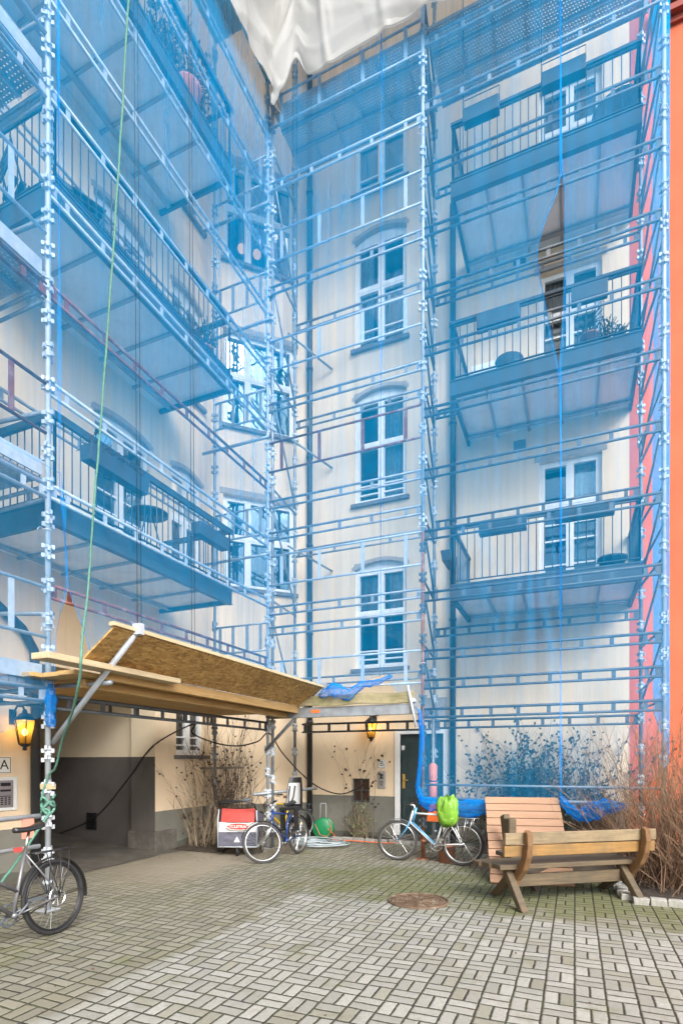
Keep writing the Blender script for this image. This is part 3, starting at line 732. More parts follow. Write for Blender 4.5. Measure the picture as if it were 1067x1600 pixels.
def lattice(par, p0, p1, mat, sep=.135, pl=.56, name='lattice_ledger'):
    p0, p1 = Vector(p0), Vector(p1); d = p1-p0; L = d.length; m = MB()
    dz = Vector((0, 0, sep)); m.tube(p0, p1, .0215, 8); m.tube(p0-dz, p1-dz, .0195, 8)
    n = max(2, round(L/pl)); u = d.normalized()
    for i in range(n):
        c = p0+d*((i+.5+rnd.uniform(-.04, .04))/n); m.beam(c-dz, c, .055, .012, up=u.cross(Vector((0, 0, 1))))
    for c in (p0+u*.07, p1-u*.07): m.beam(c-dz*1.1, c+dz*.15, .07, .016, up=u.cross(Vector((0, 0, 1))))
    return m.build(name, mat, par, world=True)
def guard(par, p0, p1, mat, sep=.53):
    p0, p1 = Vector(p0), Vector(p1); d = p1-p0; u = d.normalized(); m = MB(); dz = Vector((0, 0, sep))
    m.tube(p0, p1, .019, 7); m.tube(p0-dz, p1-dz, .019, 7)
    for f in (.1, .36, .64, .9):
        c = p0+d*f; m.beam(c-dz, c, .06, .014, up=u.cross(Vector((0, 0, 1))))
    return m.build('guard_rail', mat, par, world=True)
def tubepart(par, name, p0, p1, mat, r=.024): return MB().tube(p0, p1, r, 8).build(name, mat, par, world=True)
# ---- left scaffold
standard(SA, XO, YL, 0, 16.2, M['galvw'], .36, 0)
standard(SA, XI, YL, 0, 16.2, M['galvw'], .55, .1)
standard(SA, XI, YO, 0, 16.2, M['galv'], .5, .1)
standard(SA, XO, .02, 0, 16.2, M['galvw'], .5); standard(SA, XI, .02, 0, 16.2, M['galvw'], .5)
lv = [2.31, 3.50, 4.58, 5.69, 6.74, 7.83, 8.88, 9.94, 11.0, 12.1, 13.2, 14.25]
for i, z in enumerate(lv):
    lattice(SA, (XO, YL, z), (XO, YO, z), M['rust'] if i in (1, 4) else (M['galvd'] if i == 0 else M['galvw']), pl=.50)
for z in (2.45, 6.1, 9.6, 12.8): lattice(SA, (XI, YL+.03, z), (XI, YO-.03, z), M['galvd'] if z < 3 else M['galv'])
zo = [2.40, 4.58, 6.72, 8.86, 10.98, 13.1]
for i, z in enumerate(zo):
    # near-left bay: ledgers, decks, guard frames, toe boards
    lattice(SA, (XO, .02, z-.02), (XO, YL, z-.02), M['rust'] if i == 2 else M['galvw'])
    lattice(SA, (XI, .02, z-.02), (XI, YL, z-.02), M['galv'])
    for Y in (YL, .02): lattice(SA, (XI, Y, z-.02), (XO, Y, z-.02), M['galv'], name='transom')
    guard(SA, (XO, .02, z+1.06), (XO, YL, z+1.06), M['rust'] if i == 1 else M['galvw'])
    for k in range(3):
        x0 = XI+.07+k*.355
        m = MB(); m.box2((0, 0, .0), (.33, YL-.08, .004)); m.box2((0, 0, -.05), (.012, YL-.08, -.0005)); m.box2((.318, 0, -.05), (.33, YL-.08, -.0005))
        for q in range(1, 7): m.box2((.0125, q*.6-.02, -.03), (.3175, q*.6+.02, -.0005))
        m.build('deck', M['perf'], SA, (x0, .06, z+.06), world=True)
    MB().box2((XO-.05, .1, z+.075), (XO-.028, YL-.05, z+.235)).build('toe_board', M['galvw'], SA, world=True)
for z in (3.6, 5.75, 7.9, 10.05, 12.2):
    tubepart(SA, 'transom', (XI-.25, YO-.04, z-.35), (XO+.05, YO-.04, z-.35), M['galv'], .028)
    guard(SA, (XI+.03, YO-.02, z+.55), (XO-.03, YO-.02, z+.55), M['galv'], .5)
for z in (3.2, 5.4, 7.5, 9.7): tubepart(SA, 'transom', (XI-.3, YL+.06, z+.15), (XO, YL+.06, z+.0), M['galv'], .026)
for k in range(3):
    m = MB(); m.box2((0, 0, 0), (.33, YO-YL-.1, .05)); m.build('deck', M['perf'], SA, (XI+.07+k*.355, YL+.05, 15.3), world=True)
# ---- back scaffold
standard(SB, XO+.005, YO, 0, 16, M['galvw'], .40, 0, M['galvw'])
standard(SB, XO+.075, YO+.05, 0, 16, M['galv'], .5, .17, M['galvw'])
standard(SB, XO-.12, YI, 0, 16, M['galv'], .5, .2, M['galvw'])
standard(SB, XM, YO, 0, 5.35, M['rustpole'], .5, 0, M['galvd']); couplers(MB().tube((0, 0, 5.35), (0, 0, 16), .030, 10).build('standard', M['galvw'], SB, (XM, YO, 0), world=True), 5.5, 15.9, .5, M['galvw'])
standard(SB, XMI, YI, 0, 16, M['galv'], .5, .15, M['galvw'])
standard(SB, XR, YO, 0, 16.5, M['galvw'], .5, 0, M['galvw'], False)
standard(SB, XRI, YI, 0, 16.5, M['galv'], .5, .2, M['galvw'])
for z in (12.2, 10.3, 8.15, 6.37, 5.79, 4.42, 4.05): lattice(SB, (XO, YO, z), (XM, YO, z), M['galvw'] if z > 12 else M['galv'])
for z, mt in ((13.75, 'galvw'), (11.28, 'galvw'), (9.3, 'galvw'), (7.44, 'rust'), (5.36, 'galvw'), (3.42, 'galvw')): guard(SB, (XO, YO, z), (XM, YO, z), M[mt])
for z in (8.6, 5.95, 3.3, 10.6): lattice(SB, (XO-.1, YI, z), (XMI, YI, z), M['galv'])
for i, z in enumerate((14.4, 13.4, 12.35, 11.3, 10.3, 9.3, 8.35, 7.35, 6.35, 5.35, 4.35, 3.4, 2.92, 2.45)):
    lattice(SB, (XM, YO, z), (XR, YO, z), M['galvd'] if i > 2 else M['galv'], pl=.45)
for z in (2.35, 4.05, 6.05, 8.1, 10.2, 12.2): lattice(SB, (XMI, YI, z), (XRI, YI, z), M['galvd'], pl=.45)
tubepart(SB, 'ledger', (XM, YO, 1.0), (XR, YO, 1.0), M['galv'], .024)
tubepart(SB, 'ledger', (XM, YO, 1.22), (XR, YO, 1.22), M['galv'], .020)
def endframe(xo, xi, zs, mat, left=False):
    for i, z in enumerate(zs):
        tubepart(SB, 'transom', (xo, YO, z), (xi, YI, z), mat, .020)
        if i < len(zs)-1: tubepart(SB, 'brace', (xo, YO, zs[i+1]-.08), (xi, YI, z+.08), mat, .019)
        if not left and i % 2 == 0: tubepart(SB, 'brace', (xo, YO-.03, z+.45), (xi, YI-.03, z+.30), mat, .016)
endframe(XR, XRI, [2.45+i*1.0 for i in range(13)], M['galv'])
endframe(XM, XMI, [2.45+i*1.07 for i in range(12)], M['galvd'], True)
zz = [2.5+i*2.1 for i in range(6)]
endframe(XO+.02, XO-.1, zz, M['galv'], True)
for z in (5.8, 8.0, 10.1): tubepart(SB, 'wall_tie', (XO-.12, YI-.3, z+.15), (XO+.45, YI+.62, z-.15), M['galv'], .022)
for (x0, x1) in ((XO+.05, XM-.05), (XM+.05, XR-.05)):
    for k in range(3):
        y0 = YO+.06+k*.40; n = int((x1-x0)/.5); m = MB()
        m.box2((0, 0, 0), (x1-x0, .37, .004)); m.box2((0, 0, -.05), (x1-x0, .012, -.0005)); m.box2((0, .358, -.05), (x1-x0, .37, -.0005))
        for q in range(1, n+1): m.box2((q*.5-.015, .0125, -.03), (q*.5+.015, .3575, -.0005))
        m.build('deck', M['perf'], SB, (x0, y0, 13.65), world=True)
# ================================================================ timber canopy at the corner
CAN = thing('canopy', 'timber and chipboard protective canopy on scaffold brackets over the gateway', 'canopy', (XO, 6.5, 2.2))
zc = 2.47
for k in range(7):
    x0 = -6.32+k*.252; a_, b_ = 3.9+rnd.uniform(-.1, .15), 8.76+rnd.uniform(-.02, .02)
    MB().box2((x0, a_, zc), (x0+.238, b_, zc+.045)).build('deck_plank', M['warmp'], CAN, world=True, bevel=.004)
MB().box2((-4.54, 3.50, zc+.055), (-4.32, 5.3, zc+.115)).build('deck_plank', M['plankw'], CAN, world=True, bevel=.006)
MB().box2((-4.55, 4.3, zc-.02), (-4.49, 8.72, zc+.10)).build('edge_beam', M['warmp'], CAN, world=True, bevel=.005)
MB().box2((-4.78, 4.25, zc-.10), (-4.71, 8.7, zc-.005)).build('edge_beam', M['warmp'], CAN, world=True, bevel=.005)
def fan(y0, y1, name, mt):
    p0, p1 = Vector((-4.47, 0, zc+.10)), Vector((-4.03, 0, 2.875)); d = (p1-p0).normalized(); nn = Vector((-d.z, 0, d.x))*.02
    pts = [p0, p1, p1+nn, p0+nn]
    return MB().prism([(p.x, p.z) for p in pts], y0, y1, 'y').build(name, mt, CAN, world=True)
fan(3.98, 6.42, 'fan_board', M['osb']); fan(6.43, 8.74, 'fan_board', M['osb'])
MB().beam((-4.045, 3.96, 2.91), (-4.045, 8.76, 2.90), .075, .04).build('edge_batten', M['plankw'], CAN, world=True, bevel=.004)
for y, mt in ((4.26, 'galvw'), (8.70, 'galv')):
    m = MB().tube((XO+.01, y, 1.80), (-4.01, y+.0, 2.90), .030, 10); m.box((-4.0, y, 2.915), (.10, .06, .11))
    m.build('strut', M[mt], CAN, world=True)
    tubepart(CAN, 'bracket', (XO, y+.05, zc-.055), (-4.40, y+.05, zc-.055), M['galv'], .026)
PC = thing('canopy', 'short plank canopy on a steel beam over the lantern by door B', 'canopy', ((XO+XM)/2, YO, 2.3))
for k in range(5):
    y0 = 8.66+k*.285; MB().box2((XO+.12, y0, zc+.02), (XM-.03, y0+.27, zc+.065)).build('deck_plank', M['plankw'], PC, world=True, bevel=.004)
m = MB(); N = 24
def mossf(u, v): return (XO+.55+(XM-.10-XO-.55)*u, YO-.20+.01*math.sin(u*9), zc+.09+.17*v+.012*math.sin(u*13))
m.grid(mossf, N, 2); b0 = len(m.v); m.grid(lambda u, v: (lambda p: (p[0], p[1]+.06, p[2]))(mossf(u, v)), N, 2); m.grid(lambda u, v: (lambda p: (p[0], p[1]+.06*v, p[2]))(mossf(u, 1)), N, 1); m.grid(lambda u, v: (lambda p: (p[0], p[1]+.06*v, p[2]))(mossf(u, 0)), N, 1)
m.grid(lambda u, v: (lambda p: (p[0], p[1]+.06*u, p[2]))(mossf(1, v)), 1, 1)
m.build('edge_plank', M['plankg'], PC, world=True)
m = MB(); m.box2((XO+.1, YO-.16, zc-.10), (XM+.0, YO-.14, zc+.07)); m.box2((XO+.1, YO-.14, zc+.05), (XM+.0, YO-.05, zc+.07)); m.box2((XO+.1, YO-.14, zc-.10), (XM+.0, YO-.05, zc-.08))
m.build('steel_beam', M['galv'], PC, world=True)
MB().box((XO+1.05, YO-.164, zc+.0), (.17, .006, .05)).build('sticker', M['orange'], PC, world=True)
m = MB().tube((XM-.06, YO-.2, zc-.32), (XM-.20, YO-.2, zc+.36), .022, 8); m.box((XM-.12, YO-.18, zc+.12), (.10, .05, .06))
m.build('clamp_tube', M['galvw'], PC, world=True)
lattice(PC, (XO+.1, YI-.1, 2.35), (XM, YI-.1, 2.35), M['galvd'], .16, .42)
# ================================================================ netting
def smooth_lerp(pts, z):
    if z <= pts[0][0]: return pts[0][1]
    for (a, b), (c, d) in zip(pts, pts[1:]):
        if z <= c: return b+(d-b)*(z-a)/(c-a)
    return pts[-1][1]
def net(name, label, plane, L, Rr, B, zt, nu, nv, amp=.035, seed=0, hemL=False, hemR=False, pull=None):
    def P(u, z, off):
        if plane == 'A': return (-5.115+off, u, z)
        if plane == 'B': return (u, 8.715-off, z)
        return (1.20+off, u, z)
    def fn(s, t):
        zb = smooth_lerp(B, s) if isinstance(B, list) else B
        z = zb+(zt-zb)*t; a, b = smooth_lerp(L, z), smooth_lerp(Rr, z); u = a+(b-a)*s
        n1 = mnoise.noise((u*5.0, z*.30, seed)); n2 = mnoise.noise((u*1.1, z*.25, seed+9)); n3 = mnoise.noise((u*13, z*.6, seed+4))
        f = amp*(n1+(.12 if plane == 'A' else .4)*n3+1.3*n2)
        if pull:
            du, dz = u-pull[0], pull[1]-z
            if dz > -.3:
                rr_ = math.hypot(du, dz); an = math.atan2(du, dz+.35)
                f += pull[2]*math.sin(an*17+2.5*n2+1.2*mnoise.noise((an*3, 2, 2)))*math.exp(-(rr_-1.1)**2/1.1)
        return P(u, z, abs(f)*.6 if f < 0 else f)
    o = MB().grid(fn, nu, nv).build(name, M['netA' if plane == 'A' else 'net']); tag(o, label, 'netting')
    for side, on in ((0, hemL), (1, hemR)):
        if not on: continue
        m = MB()
        def hf(u, v, side=side):
            p = Vector(fn(side, v)); w_ = (.028+.012*math.sin(v*31))*(u-.5)
            q = Vector((0, w_, 0)) if plane == 'A' else (Vector((w_, 0, 0)) if plane == 'B' else Vector((0, w_, 0)))
            e = Vector((.012, 0, 0)) if plane == 'A' else Vector((0, -.012, 0))
            return p+q+e*(1+math.sin(u*3.1+v*20))
        m.grid(hf, 3, nv).build('hem', M['hem'], o)
    return o
ZT = 15.2
net('debris_net', 'blue mesh sheet hung on the left scaffold above the timber canopy', 'A', [(2.7, 4.72), (2.98, 4.64), (3.49, 4.39), (4.6, 4.27), (14, 4.24)], [(0, 8.70), (14, 8.70)], [(0, 2.78), (.5, 2.62), (1, 2.75)], 16.0, 130, 60, .018, 1, hemL=True)
net('debris_net', 'blue mesh sheet on the decked bay left of the near white upright', 'A', [(0, .0), (14, .0)], [(0, 4.27), (20, 4.27)], 4.70, 15.5, 60, 40, .025, 51)
net('debris_net', 'low blue mesh strip draped over the lit lantern above sign A', 'A', [(0, 1.2), (14, 1.2)], [(2.0, 4.20), (2.9, 4.20), (3.2, 4.27), (3.5, 4.36), (4.2, 4.33), (4.75, 4.28)], [(0, 1.5), (.75, 1.80), (1, 2.12)], 4.72, 70, 24, .03, 5, hemR=True)
net('debris_net', 'blue mesh sheet hung between the corner upright and the column of arched windows', 'B', [(0, -5.12), (14, -5.12)], [(2.6, -3.15), (3.05, -2.97), (14, -2.96)], [(0, 2.70), (.25, 2.86), (.55, 2.78), (1, 3.02)], ZT, 90, 50, .028, 11, hemR=True)
net('debris_net', 'wide blue mesh sheet with fanned folds, left of the torn slit', 'B', [(2.3, -2.33), (3.03, -2.95), (14, -2.96)], [(1.0, -.19), (7.0, -.19), (7.35, -.21), (8.07, -.35), (9.165, -.53), (9.6, -.42), (10.1, -.19), (14, -.19)], .92, ZT, 130, 60, .035, 21, hemR=True, pull=(-.62, 4.75, .10))
net('debris_net', 'narrow blue mesh sheet hung beside the coral wall, right of the torn slit', 'B', [(1.0, -.185), (7.5, -.185), (8.2, -.14), (10.0, -.13), (10.4, -.185), (14, -.185)], [(0, 1.19), (14, 1.19)], [(0, .95), (.6, .93), (1, 1.55)], ZT+.8, 60, 60, .03, 31, hemL=True)
net('debris_net', 'blue mesh sheet closing the right end of the scaffold against the coral wall', 'S', [(1.5, 8.8), (2.2, 8.72), (14, 8.70)], [(1.5, 9.4), (2.1, 9.7), (2.4, 10.5), (14, 10.6)], [(0, 1.55), (.5, 1.5), (1, 2.2)], 15.5, 40, 50, .03, 41)
def bundle(name, label, pts, r, seed=0, mat='netd', n=22):
    P = []; V = [Vector(p) for p in pts]
    for i in range(len(V)-1):
        for k in range(8): P.append(V[i].lerp(V[i+1], k/8))
    P.append(V[-1])
    rs = []; f = len(P)-1; rl = r if isinstance(r, list) else [r]*len(V)
    for i in range(len(P)):
        j = min(len(V)-2, i//8); q = (i-j*8)/8; rs.append((rl[j]+(rl[j+1]-rl[j])*q)*(.85+.35*mnoise.noise((i*.45, seed, 0))))
    m = MB().poly(P, rs, n)
    vv = []
    for i, v in enumerate(m.v):
        k = i % n; ring = min(i//n, f); c = P[ring]; d = Vector(v)-c
        s_ = 1+.38*math.sin(k*2*math.pi/n*5+ring*.35+seed)*(.6+.6*mnoise.noise((ring*.3, k*.2, seed)))
        vv.append(c+d*s_)
    m.v = [tuple(v) for v in vv]
    return tag(m.build(name, M[mat]), label, 'netting')
bundle('net_bundle', 'loose swag of gathered blue netting above the short plank canopy', [onY(500, 1088, 8.62), onY(520, 1078, 8.58), onY(545, 1086, 8.58), onY(565, 1070, 8.6), onY(590, 1066, 8.62), onY(612, 1056, 8.66)], [.05, .13, .09, .06, .05, .02], 2)
bundle('net_bundle', 'vertical rope of gathered blue netting beside the front door', [onY(640, 1090, 8.68), onY(655, 1112, 8.66), onY(659, 1150, 8.66), onY(655, 1200, 8.68), onY(652, 1230, 8.68), onY(658, 1252, 8.66)], [.015, .035, .04, .03, .035, .06], 4)
bundle('net_bundle', 'thick roll of gathered blue netting over the rail behind the bicycle with the lime bag', [onY(656, 1250, 8.62), onY(675, 1258, 8.60), onY(700, 1262, 8.60), onY(730, 1264, 8.60), onY(765, 1262, 8.64)], [.07, .11, .13, .14, .12], 6)
bundle('net_bundle', 'knotted swag of gathered blue netting between the leaning deck and the bare bush', [onY(876, 1245, 8.62), onY(886, 1262, 8.58), onY(905, 1276, 8.56), onY(925, 1270, 8.56), onY(945, 1260, 8.56), onY(980, 1262, 8.58)], [.03, .07, .08, .14, .11, .04], 8)
bundle('net_bundle', 'twisted knot of gathered blue netting on the near left upright under the canopy', [(XO+.06, YL-.02, 2.42), (XO+.08, YL-.03, 2.25), (XO+.07, YL-.03, 2.12), (XO+.08, YL-.02, 1.97)], [.03, .06, .05, .05], 10)
# ================================================================ white tarpaulin over the top
def tarpf(s, t):
    Ltot = 3.2+.0; path = s*9.6
    n = mnoise.noise((path*.9, t*1.5, 3)); n2 = mnoise.noise((path*2.6, t*2.2, 8)); n3 = abs(mnoise.noise((path*1.6+t*1.5, t*1.2-path*.4, 15)))
    tt = t*4.1
    def ridge(a, b, sd, w_): return max(0., 1-abs(mnoise.noise((path*a+tt*b, tt*a*.35-path*b*.35, sd)))/w_)
    out = .10+.06*mnoise.noise((path*.5, tt*.4, 3))+.025*mnoise.noise((path*1.7, tt*1.1, 8))+.035*ridge(.45, .35, 15, .10)+.03*ridge(.6, -.5, 25, .09)+.03*ridge(.9, .15, 35, .10)+.012*ridge(1.9, .9, 55, .10)-.03*ridge(.25, .8, 45, .08)
    n2 = mnoise.noise((path*2.6, 0, 8))
    zb = 13.47+.07*abs(math.sin(path*1.35+.6))+.015*n2
    dcor = path-3.22
    if dcor < 0: zb += -.02-.05*dcor*0
    zb += -.0*t
    tip = max(0, 1-abs(dcor-.10)/.42)**1.3; zb -= .36*tip; 
    notch = math.exp(-(dcor-.58)**2/.02); zb += .34*notch
    out += .10*math.exp(-dcor**2/.25)
    z = zb+(17.6-zb)*t
    if path < 3.22: return (-5.06+out, 5.5+path, z)
    return (-5.06+.10*math.exp(-dcor*3)+(path-3.22), 8.66-out, z)
tp = MB().grid(tarpf, 320, 110).build('tarpaulin', M['tarp']); tag(tp, 'creased white tarpaulin hanging over the top corner of the scaffolding', 'tarpaulin')
rs_ = MB(); z = 17.55  # unseen top sheet, added to keep sun off the upper wall behind the netting
rs_.grid(lambda u, v: (-7.2+2.3*u, 6.3+2.3*v, z+.25*(1-u)+.04*mnoise.noise((u*6, v*9, 1))), 16, 40); rs_.grid(lambda u, v: (-7.2+8.9*u, 8.55+2.6*v, z+.25*v+.04*mnoise.noise((u*9, v*6, 2))), 40, 16)
rs_.build('shade_sheet', M['tarp'], tp)
hm = MB().grid(lambda u, v: (lambda p: (p[0], p[1]-.012, p[2]+.02+.10*v))(tarpf(.345+.655*u, 0)), 150, 1); hm.build('hem', M['tarp'], tp)
# ================================================================ lamps, signs, intercoms
def lantern(label, loc, rz):
    t = thing('wall_lantern', label, 'lamp', loc, rz, 'lit wall lanterns')   # origin at wall, lamp hangs towards local -y
    y = -.24
    m = MB(); m.lathe([(.015, -.24), (.03, -.225), (.02, -.20), (.045, -.185), (.075, -.165), (.075, -.155)], (0, y, 0), 8); m.lathe([(.135, .15), (.15, .16), (.10, .20), (.06, .24), (.03, .25), (.035, .27), (.012, .30)], (0, y, 0), 6)
    m.box((0, y, -.15), (.10, .10, .012))
    for k in range(6):
        an = k*math.pi/3; m.tube((.075*math.cos(an), y+.075*math.sin(an), -.155), (.132*math.cos(an), y+.132*math.sin(an), .155), .007, 5)
    m.poly([(0, y, .26), (0, y+.03, .33), (0, -.1, .34), (0, -.03, .26), (0, -.01, .18)], .014, 8); m.box((0, -.012, .2), (.09, .022, .2))
    m.build('frame', M['blk'], t)
    p = MB()
    for k in range(6):
        a, b = k*math.pi/3+.05, (k+1)*math.pi/3-.05
        p.add([(.07*math.cos(a), y+.07*math.sin(a), -.155), (.07*math.cos(b), y+.07*math.sin(b), -.155), (.126*math.cos(b), y+.126*math.sin(b), .155), (.126*math.cos(a), y+.126*math.sin(a), .155)], [(0, 1, 2, 3)])
    p.build('lamp_glass', M['amber'], t)
    MB().sphere((0, y, .0), .035, 10, (1, 1, 1.4)).build('bulb', M['bulb'], t)
    l = bpy.data.lights.new('lamp_light', 'POINT'); l.energy = 2.2; l.color = (1, .66, .25); l.shadow_soft_size = .04
    lo = bpy.data.objects.new('lamp_light', l); sc.collection.objects.link(lo); lo.parent = t; lo.location = (0, y, .09)
lantern('lit amber wall lantern on the wall above sign A by the intercom', (XA, 4.97, 1.98), RA)
lp = onY(583, 1143, YB); lantern('lit amber wall lantern under the short plank canopy above sign B', (lp.x+.03, YB, lp.z+.02), 0)
def sign(ch, label, loc, rz, s=.17):
    t = thing('house_sign', label, 'sign', loc, rz)
    MB().box((0, -.008, 0), (s, .014, s*1.15)).build('plate', M['signwhite'], t, bevel=.004)
    m = MB(); a, b = s/2-.012, s*1.15/2-.012
    for q in (-1, 1): m.box((0, -.0165, q*b), (2*a+.006, .003, .006)); m.box((q*a, -.0165, 0), (.006, .003, 2*b-.007))
    m.build('border', M['ink'], t)
    text(ch, s*.95, M['ink'], t, (0, -.0165, 0), (R(90), 0, 0), 'letter', .001)
sign('A', 'white square sign with the black letter A', onX(5, 1196, XA), RA, .19)
sign('B', 'white square sign with the black letter B', onY(596, 1194, YB), 0, .16)
def intercom(label, loc, rz, wd, h, phone=False):
    t = thing('intercom', label, 'intercom', loc, rz)
    MB().box((0, -.012, 0), (wd, .022, h)).build('plate', M['signwhite'] if not phone else M['steel'], t, bevel=.005)
    MB().box((0, -.0255, 0), (wd*.62, .005, h*.8)).build('panel', M['steel'], t)
    m = MB()
    m.box((0, -.0295, h*.28), (wd*.4, .003, h*.10)); m.box((0, -.0295, h*.10), (wd*.42, .003, h*.06)); m.box((0, -.0295, -.03), (wd*.44, .003, h*.02))
    for i in range(3):
        for j in range(4): m.box(((i-1)*wd*.15, -.0295, -h*.12-j*h*.06), (wd*.09, .003, h*.035))
    m.build('button', M['blk'], t)
    if phone: MB().poly([(-.02, -.03, h*.30), (-.03, -.07, h*.36), (.0, -.09, h*.30), (.01, -.07, h*.14), (-.01, -.03, h*.10)], .018, 8).build('camera_hood', M['blk'], t)
intercom('large pale steel intercom panel below sign A', onX(6, 1241, XA), RA, .34, .44)
intercom('narrow steel intercom panel below sign B', onY(596, 1219, YB), 0, .17, .36, True)
gl = thing('globe_lamp', 'cluster of three lit frosted globes behind an upper corner window', 'lamp', (XA, 9.28, 12.6), RC)
for (px, py) in ((377, 388), (401, 397), (386, 411)):
    r_ = ray(px, py); t_ = (9.28-XA+.52)/(r_.y-r_.x); p = O+r_*t_
    q = p-Vector((XA, 9.28, 12.6)); c, s = math.cos(RC), math.sin(RC)
    MB().sphere((q.x*c+q.y*s, -q.x*s+q.y*c, q.z), .09, 14).build('globe', M['globe'], gl)
# ================================================================ ropes, cables, hoses
def line(name, label, cat, pts, r, mat, n=7, sub=6, wob=0.0):
    V = [Vector(p) for p in pts]; P = []
    for i in range(len(V)-1):
        p0, p1, p2, p3 = V[max(0, i-1)], V[i], V[i+1], V[min(len(V)-1, i+2)]
        for k in range(sub):
            t = k/sub; P.append(.5*((2*p1)+(-p0+p2)*t+(2*p0-5*p1+4*p2-p3)*t*t+(-p0+3*p1-3*p2+p3)*t**3)+Vector((rnd.uniform(-wob, wob), rnd.uniform(-wob, wob), rnd.uniform(-wob, wob))))
    P.append(V[-1])
    return tag(MB().poly(P, r, n).build(name, mat), label, cat)
xr = -4.92
rp = [onX(214, -200, xr), onX(200, 0, xr), onX(186, 250, xr), onX(170, 480, xr), onX(157, 660, xr), onX(147, 780, xr), onX(137, 920, xr), onX(128, 1000, -4.0), onX(124, 1060, -3.98), onX(112, 1115, -4.3), onX(96, 1160, -4.75), onX(86, 1200, -5.0), Vector((XO+.07, YL-.05, 1.45)), Vector((XO-.02, YL-.07, 1.18))]
line('rope', 'long thick green rope hanging from the top and tied to the near left upright', 'rope', rp, .012, M['rope'], 7, 8, .003)
k_ = []
for i in range(46):
    an = i*.55; k_.append((XO+.062*math.cos(an), YL+.062*math.sin(an), 1.20-.16*(i/46)+.045*math.sin(i*.9)))
line('rope', 'green rope knotted round the near left upright with its end trailing to the ground', 'rope', k_+[(XO+.02, YL-.12, .9), (XO-.12, YL-.32, .5), (XO-.3, YL-.55, .12), (XO-.42, YL-.7, .02)], .015, M['rope'], 7, 2, .002)
for px, lab in ((205, 'pair of thin dark cables before the left balconies, next to the green rope'), (292, 'pair of thin dark cables before the left balconies, farther from the green rope')):
    m = MB()
    a0 = onX(px, 0, -4.95)
    for dy in (0, .055): m.tube((-4.95, a0.y+dy, 16), (-4.95+.02*dy, a0.y+dy*1.2+.1, 2.95), .0035, 5)
    tag(m.build('hoist_cable', M['cable']), lab, 'cable')
pc = onY(640, 20, 8.6); b_ = MB()
for px in (455, 462, 915-70, 722): 
    a0 = onY(px, 300, 8.86); b_ = MB().tube((a0.x, 8.9, 15), (a0.x, 8.9, 9.0 if px < 500 else 11), .006, 5)
    tag(b_.build('hoist_cable', M['cable']), {455: 'thin dark cable behind the netting just right of the corner upright', 462: 'second thin dark cable behind the netting just right of the corner upright', 845: 'thin dark cable behind the netting over the top right balcony', 722: 'thin dark cable behind the netting left of the top right balcony'}[px], 'cable')
cb = [Vector((-9.2, 7.72, .20)), dep(150, 1276, 10.2), dep(200, 1217, 9.9), dep(240, 1165, 9.7), Vector((XI+.04, 8.12, 2.28)), dep(300, 1146, 10.1), dep(335, 1161, 10.4), dep(370, 1166, 10.3), dep(402, 1159, 10.2), dep(420, 1146, 10.1), dep(440, 1176, 10.7), dep(470, 1209, 11.2), dep(500, 1232, 11.4), dep(535, 1241, 11.4), Vector((-4.05, YB+.05, 1.12))]
line('cable', 'black cable looping from the gateway past the uprights to the small barred window', 'cable', cb, .013, M['cable'], 6, 6)
hp = []
for i in range(260):
    an = i*.22; rr_ = .33+.15*math.sin(i*.131)+.05*math.sin(i*.037); c = dep(497, 1318, 10.6)
    hp.append((c.x+.10*math.sin(i*.05)+rr_*1.25*math.cos(an), c.y-.12+rr_*.9*math.sin(an)+.05*math.sin(i*.11), .018+.03*(.5+.5*math.sin(i*.37))+.0002*i))
line('hose', 'grey hose lying in a loose coil on the paving below the green reel', 'hose', hp, .0115, M['hose'], 7, 2)
ap = dep(471, 1312, 10.9); tag(MB().torus((ap.x+.02, ap.y, .13), (.92, -.3, .1), (0, .25, .95), .19, .0135, 22, 7, -.4, 3.6).build('hose', M['hose']), 'grey hose end standing up in an arch over the coil', 'hose')
line('extension_cord', 'orange extension cord lying along the foot of the back wall', 'cord', [onZ(512, 1296, .25), dep(522, 1306, 11.3), Vector((-4.45, 10.1, .02)), Vector((-4.1, 10.16, .02)), Vector((-3.6, 10.12, .02)), Vector((-3.2, 10.2, .02)), Vector((-3.1, 10.35, .06))], .010, M['orange'], 6, 6)
# hose reel
hr0 = dep(505, 1309, 11.35); hr0.z = 0
t = thing('hose_reel', 'green plastic hose reel with a wire handle leaning by the drainpipe', 'hose reel', hr0, R(15))
m = MB()
for y in (-.10, .10): 
    q = MB().lathe([(.02, -.012), (.20, -.012), (.215, 0), (.20, .012), (.02, .012)], (0, 0, 0), 24); m.add([(v[0], y+v[2], .22+v[1]) for v in q.v], q.f, True)
m.build('drum', M['greenp'], t)
m = MB()
for k in range(5): m.torus((0, -.075+k*.037, .22), (1, 0, 0), (0, 0, 1), .155+.01*(k % 2), .02, 26, 7)
m.build('hose', M['greenp'], t)
MB().poly([(-.09, .14, .0), (-.09, .14, .68), (-.08, .14, .72), (.02, .14, .72), (.03, .14, .68), (.03, .14, 0)], .009, 7).build('handle', M['galvw'], t)
MB().poly([(-.16, -.125, .32), (-.06, -.13, .10), (.1, -.13, .06), (.19, -.12, .2), (.14, -.12, .38)], .011, 7).build('hose_end', M['terra'], t)
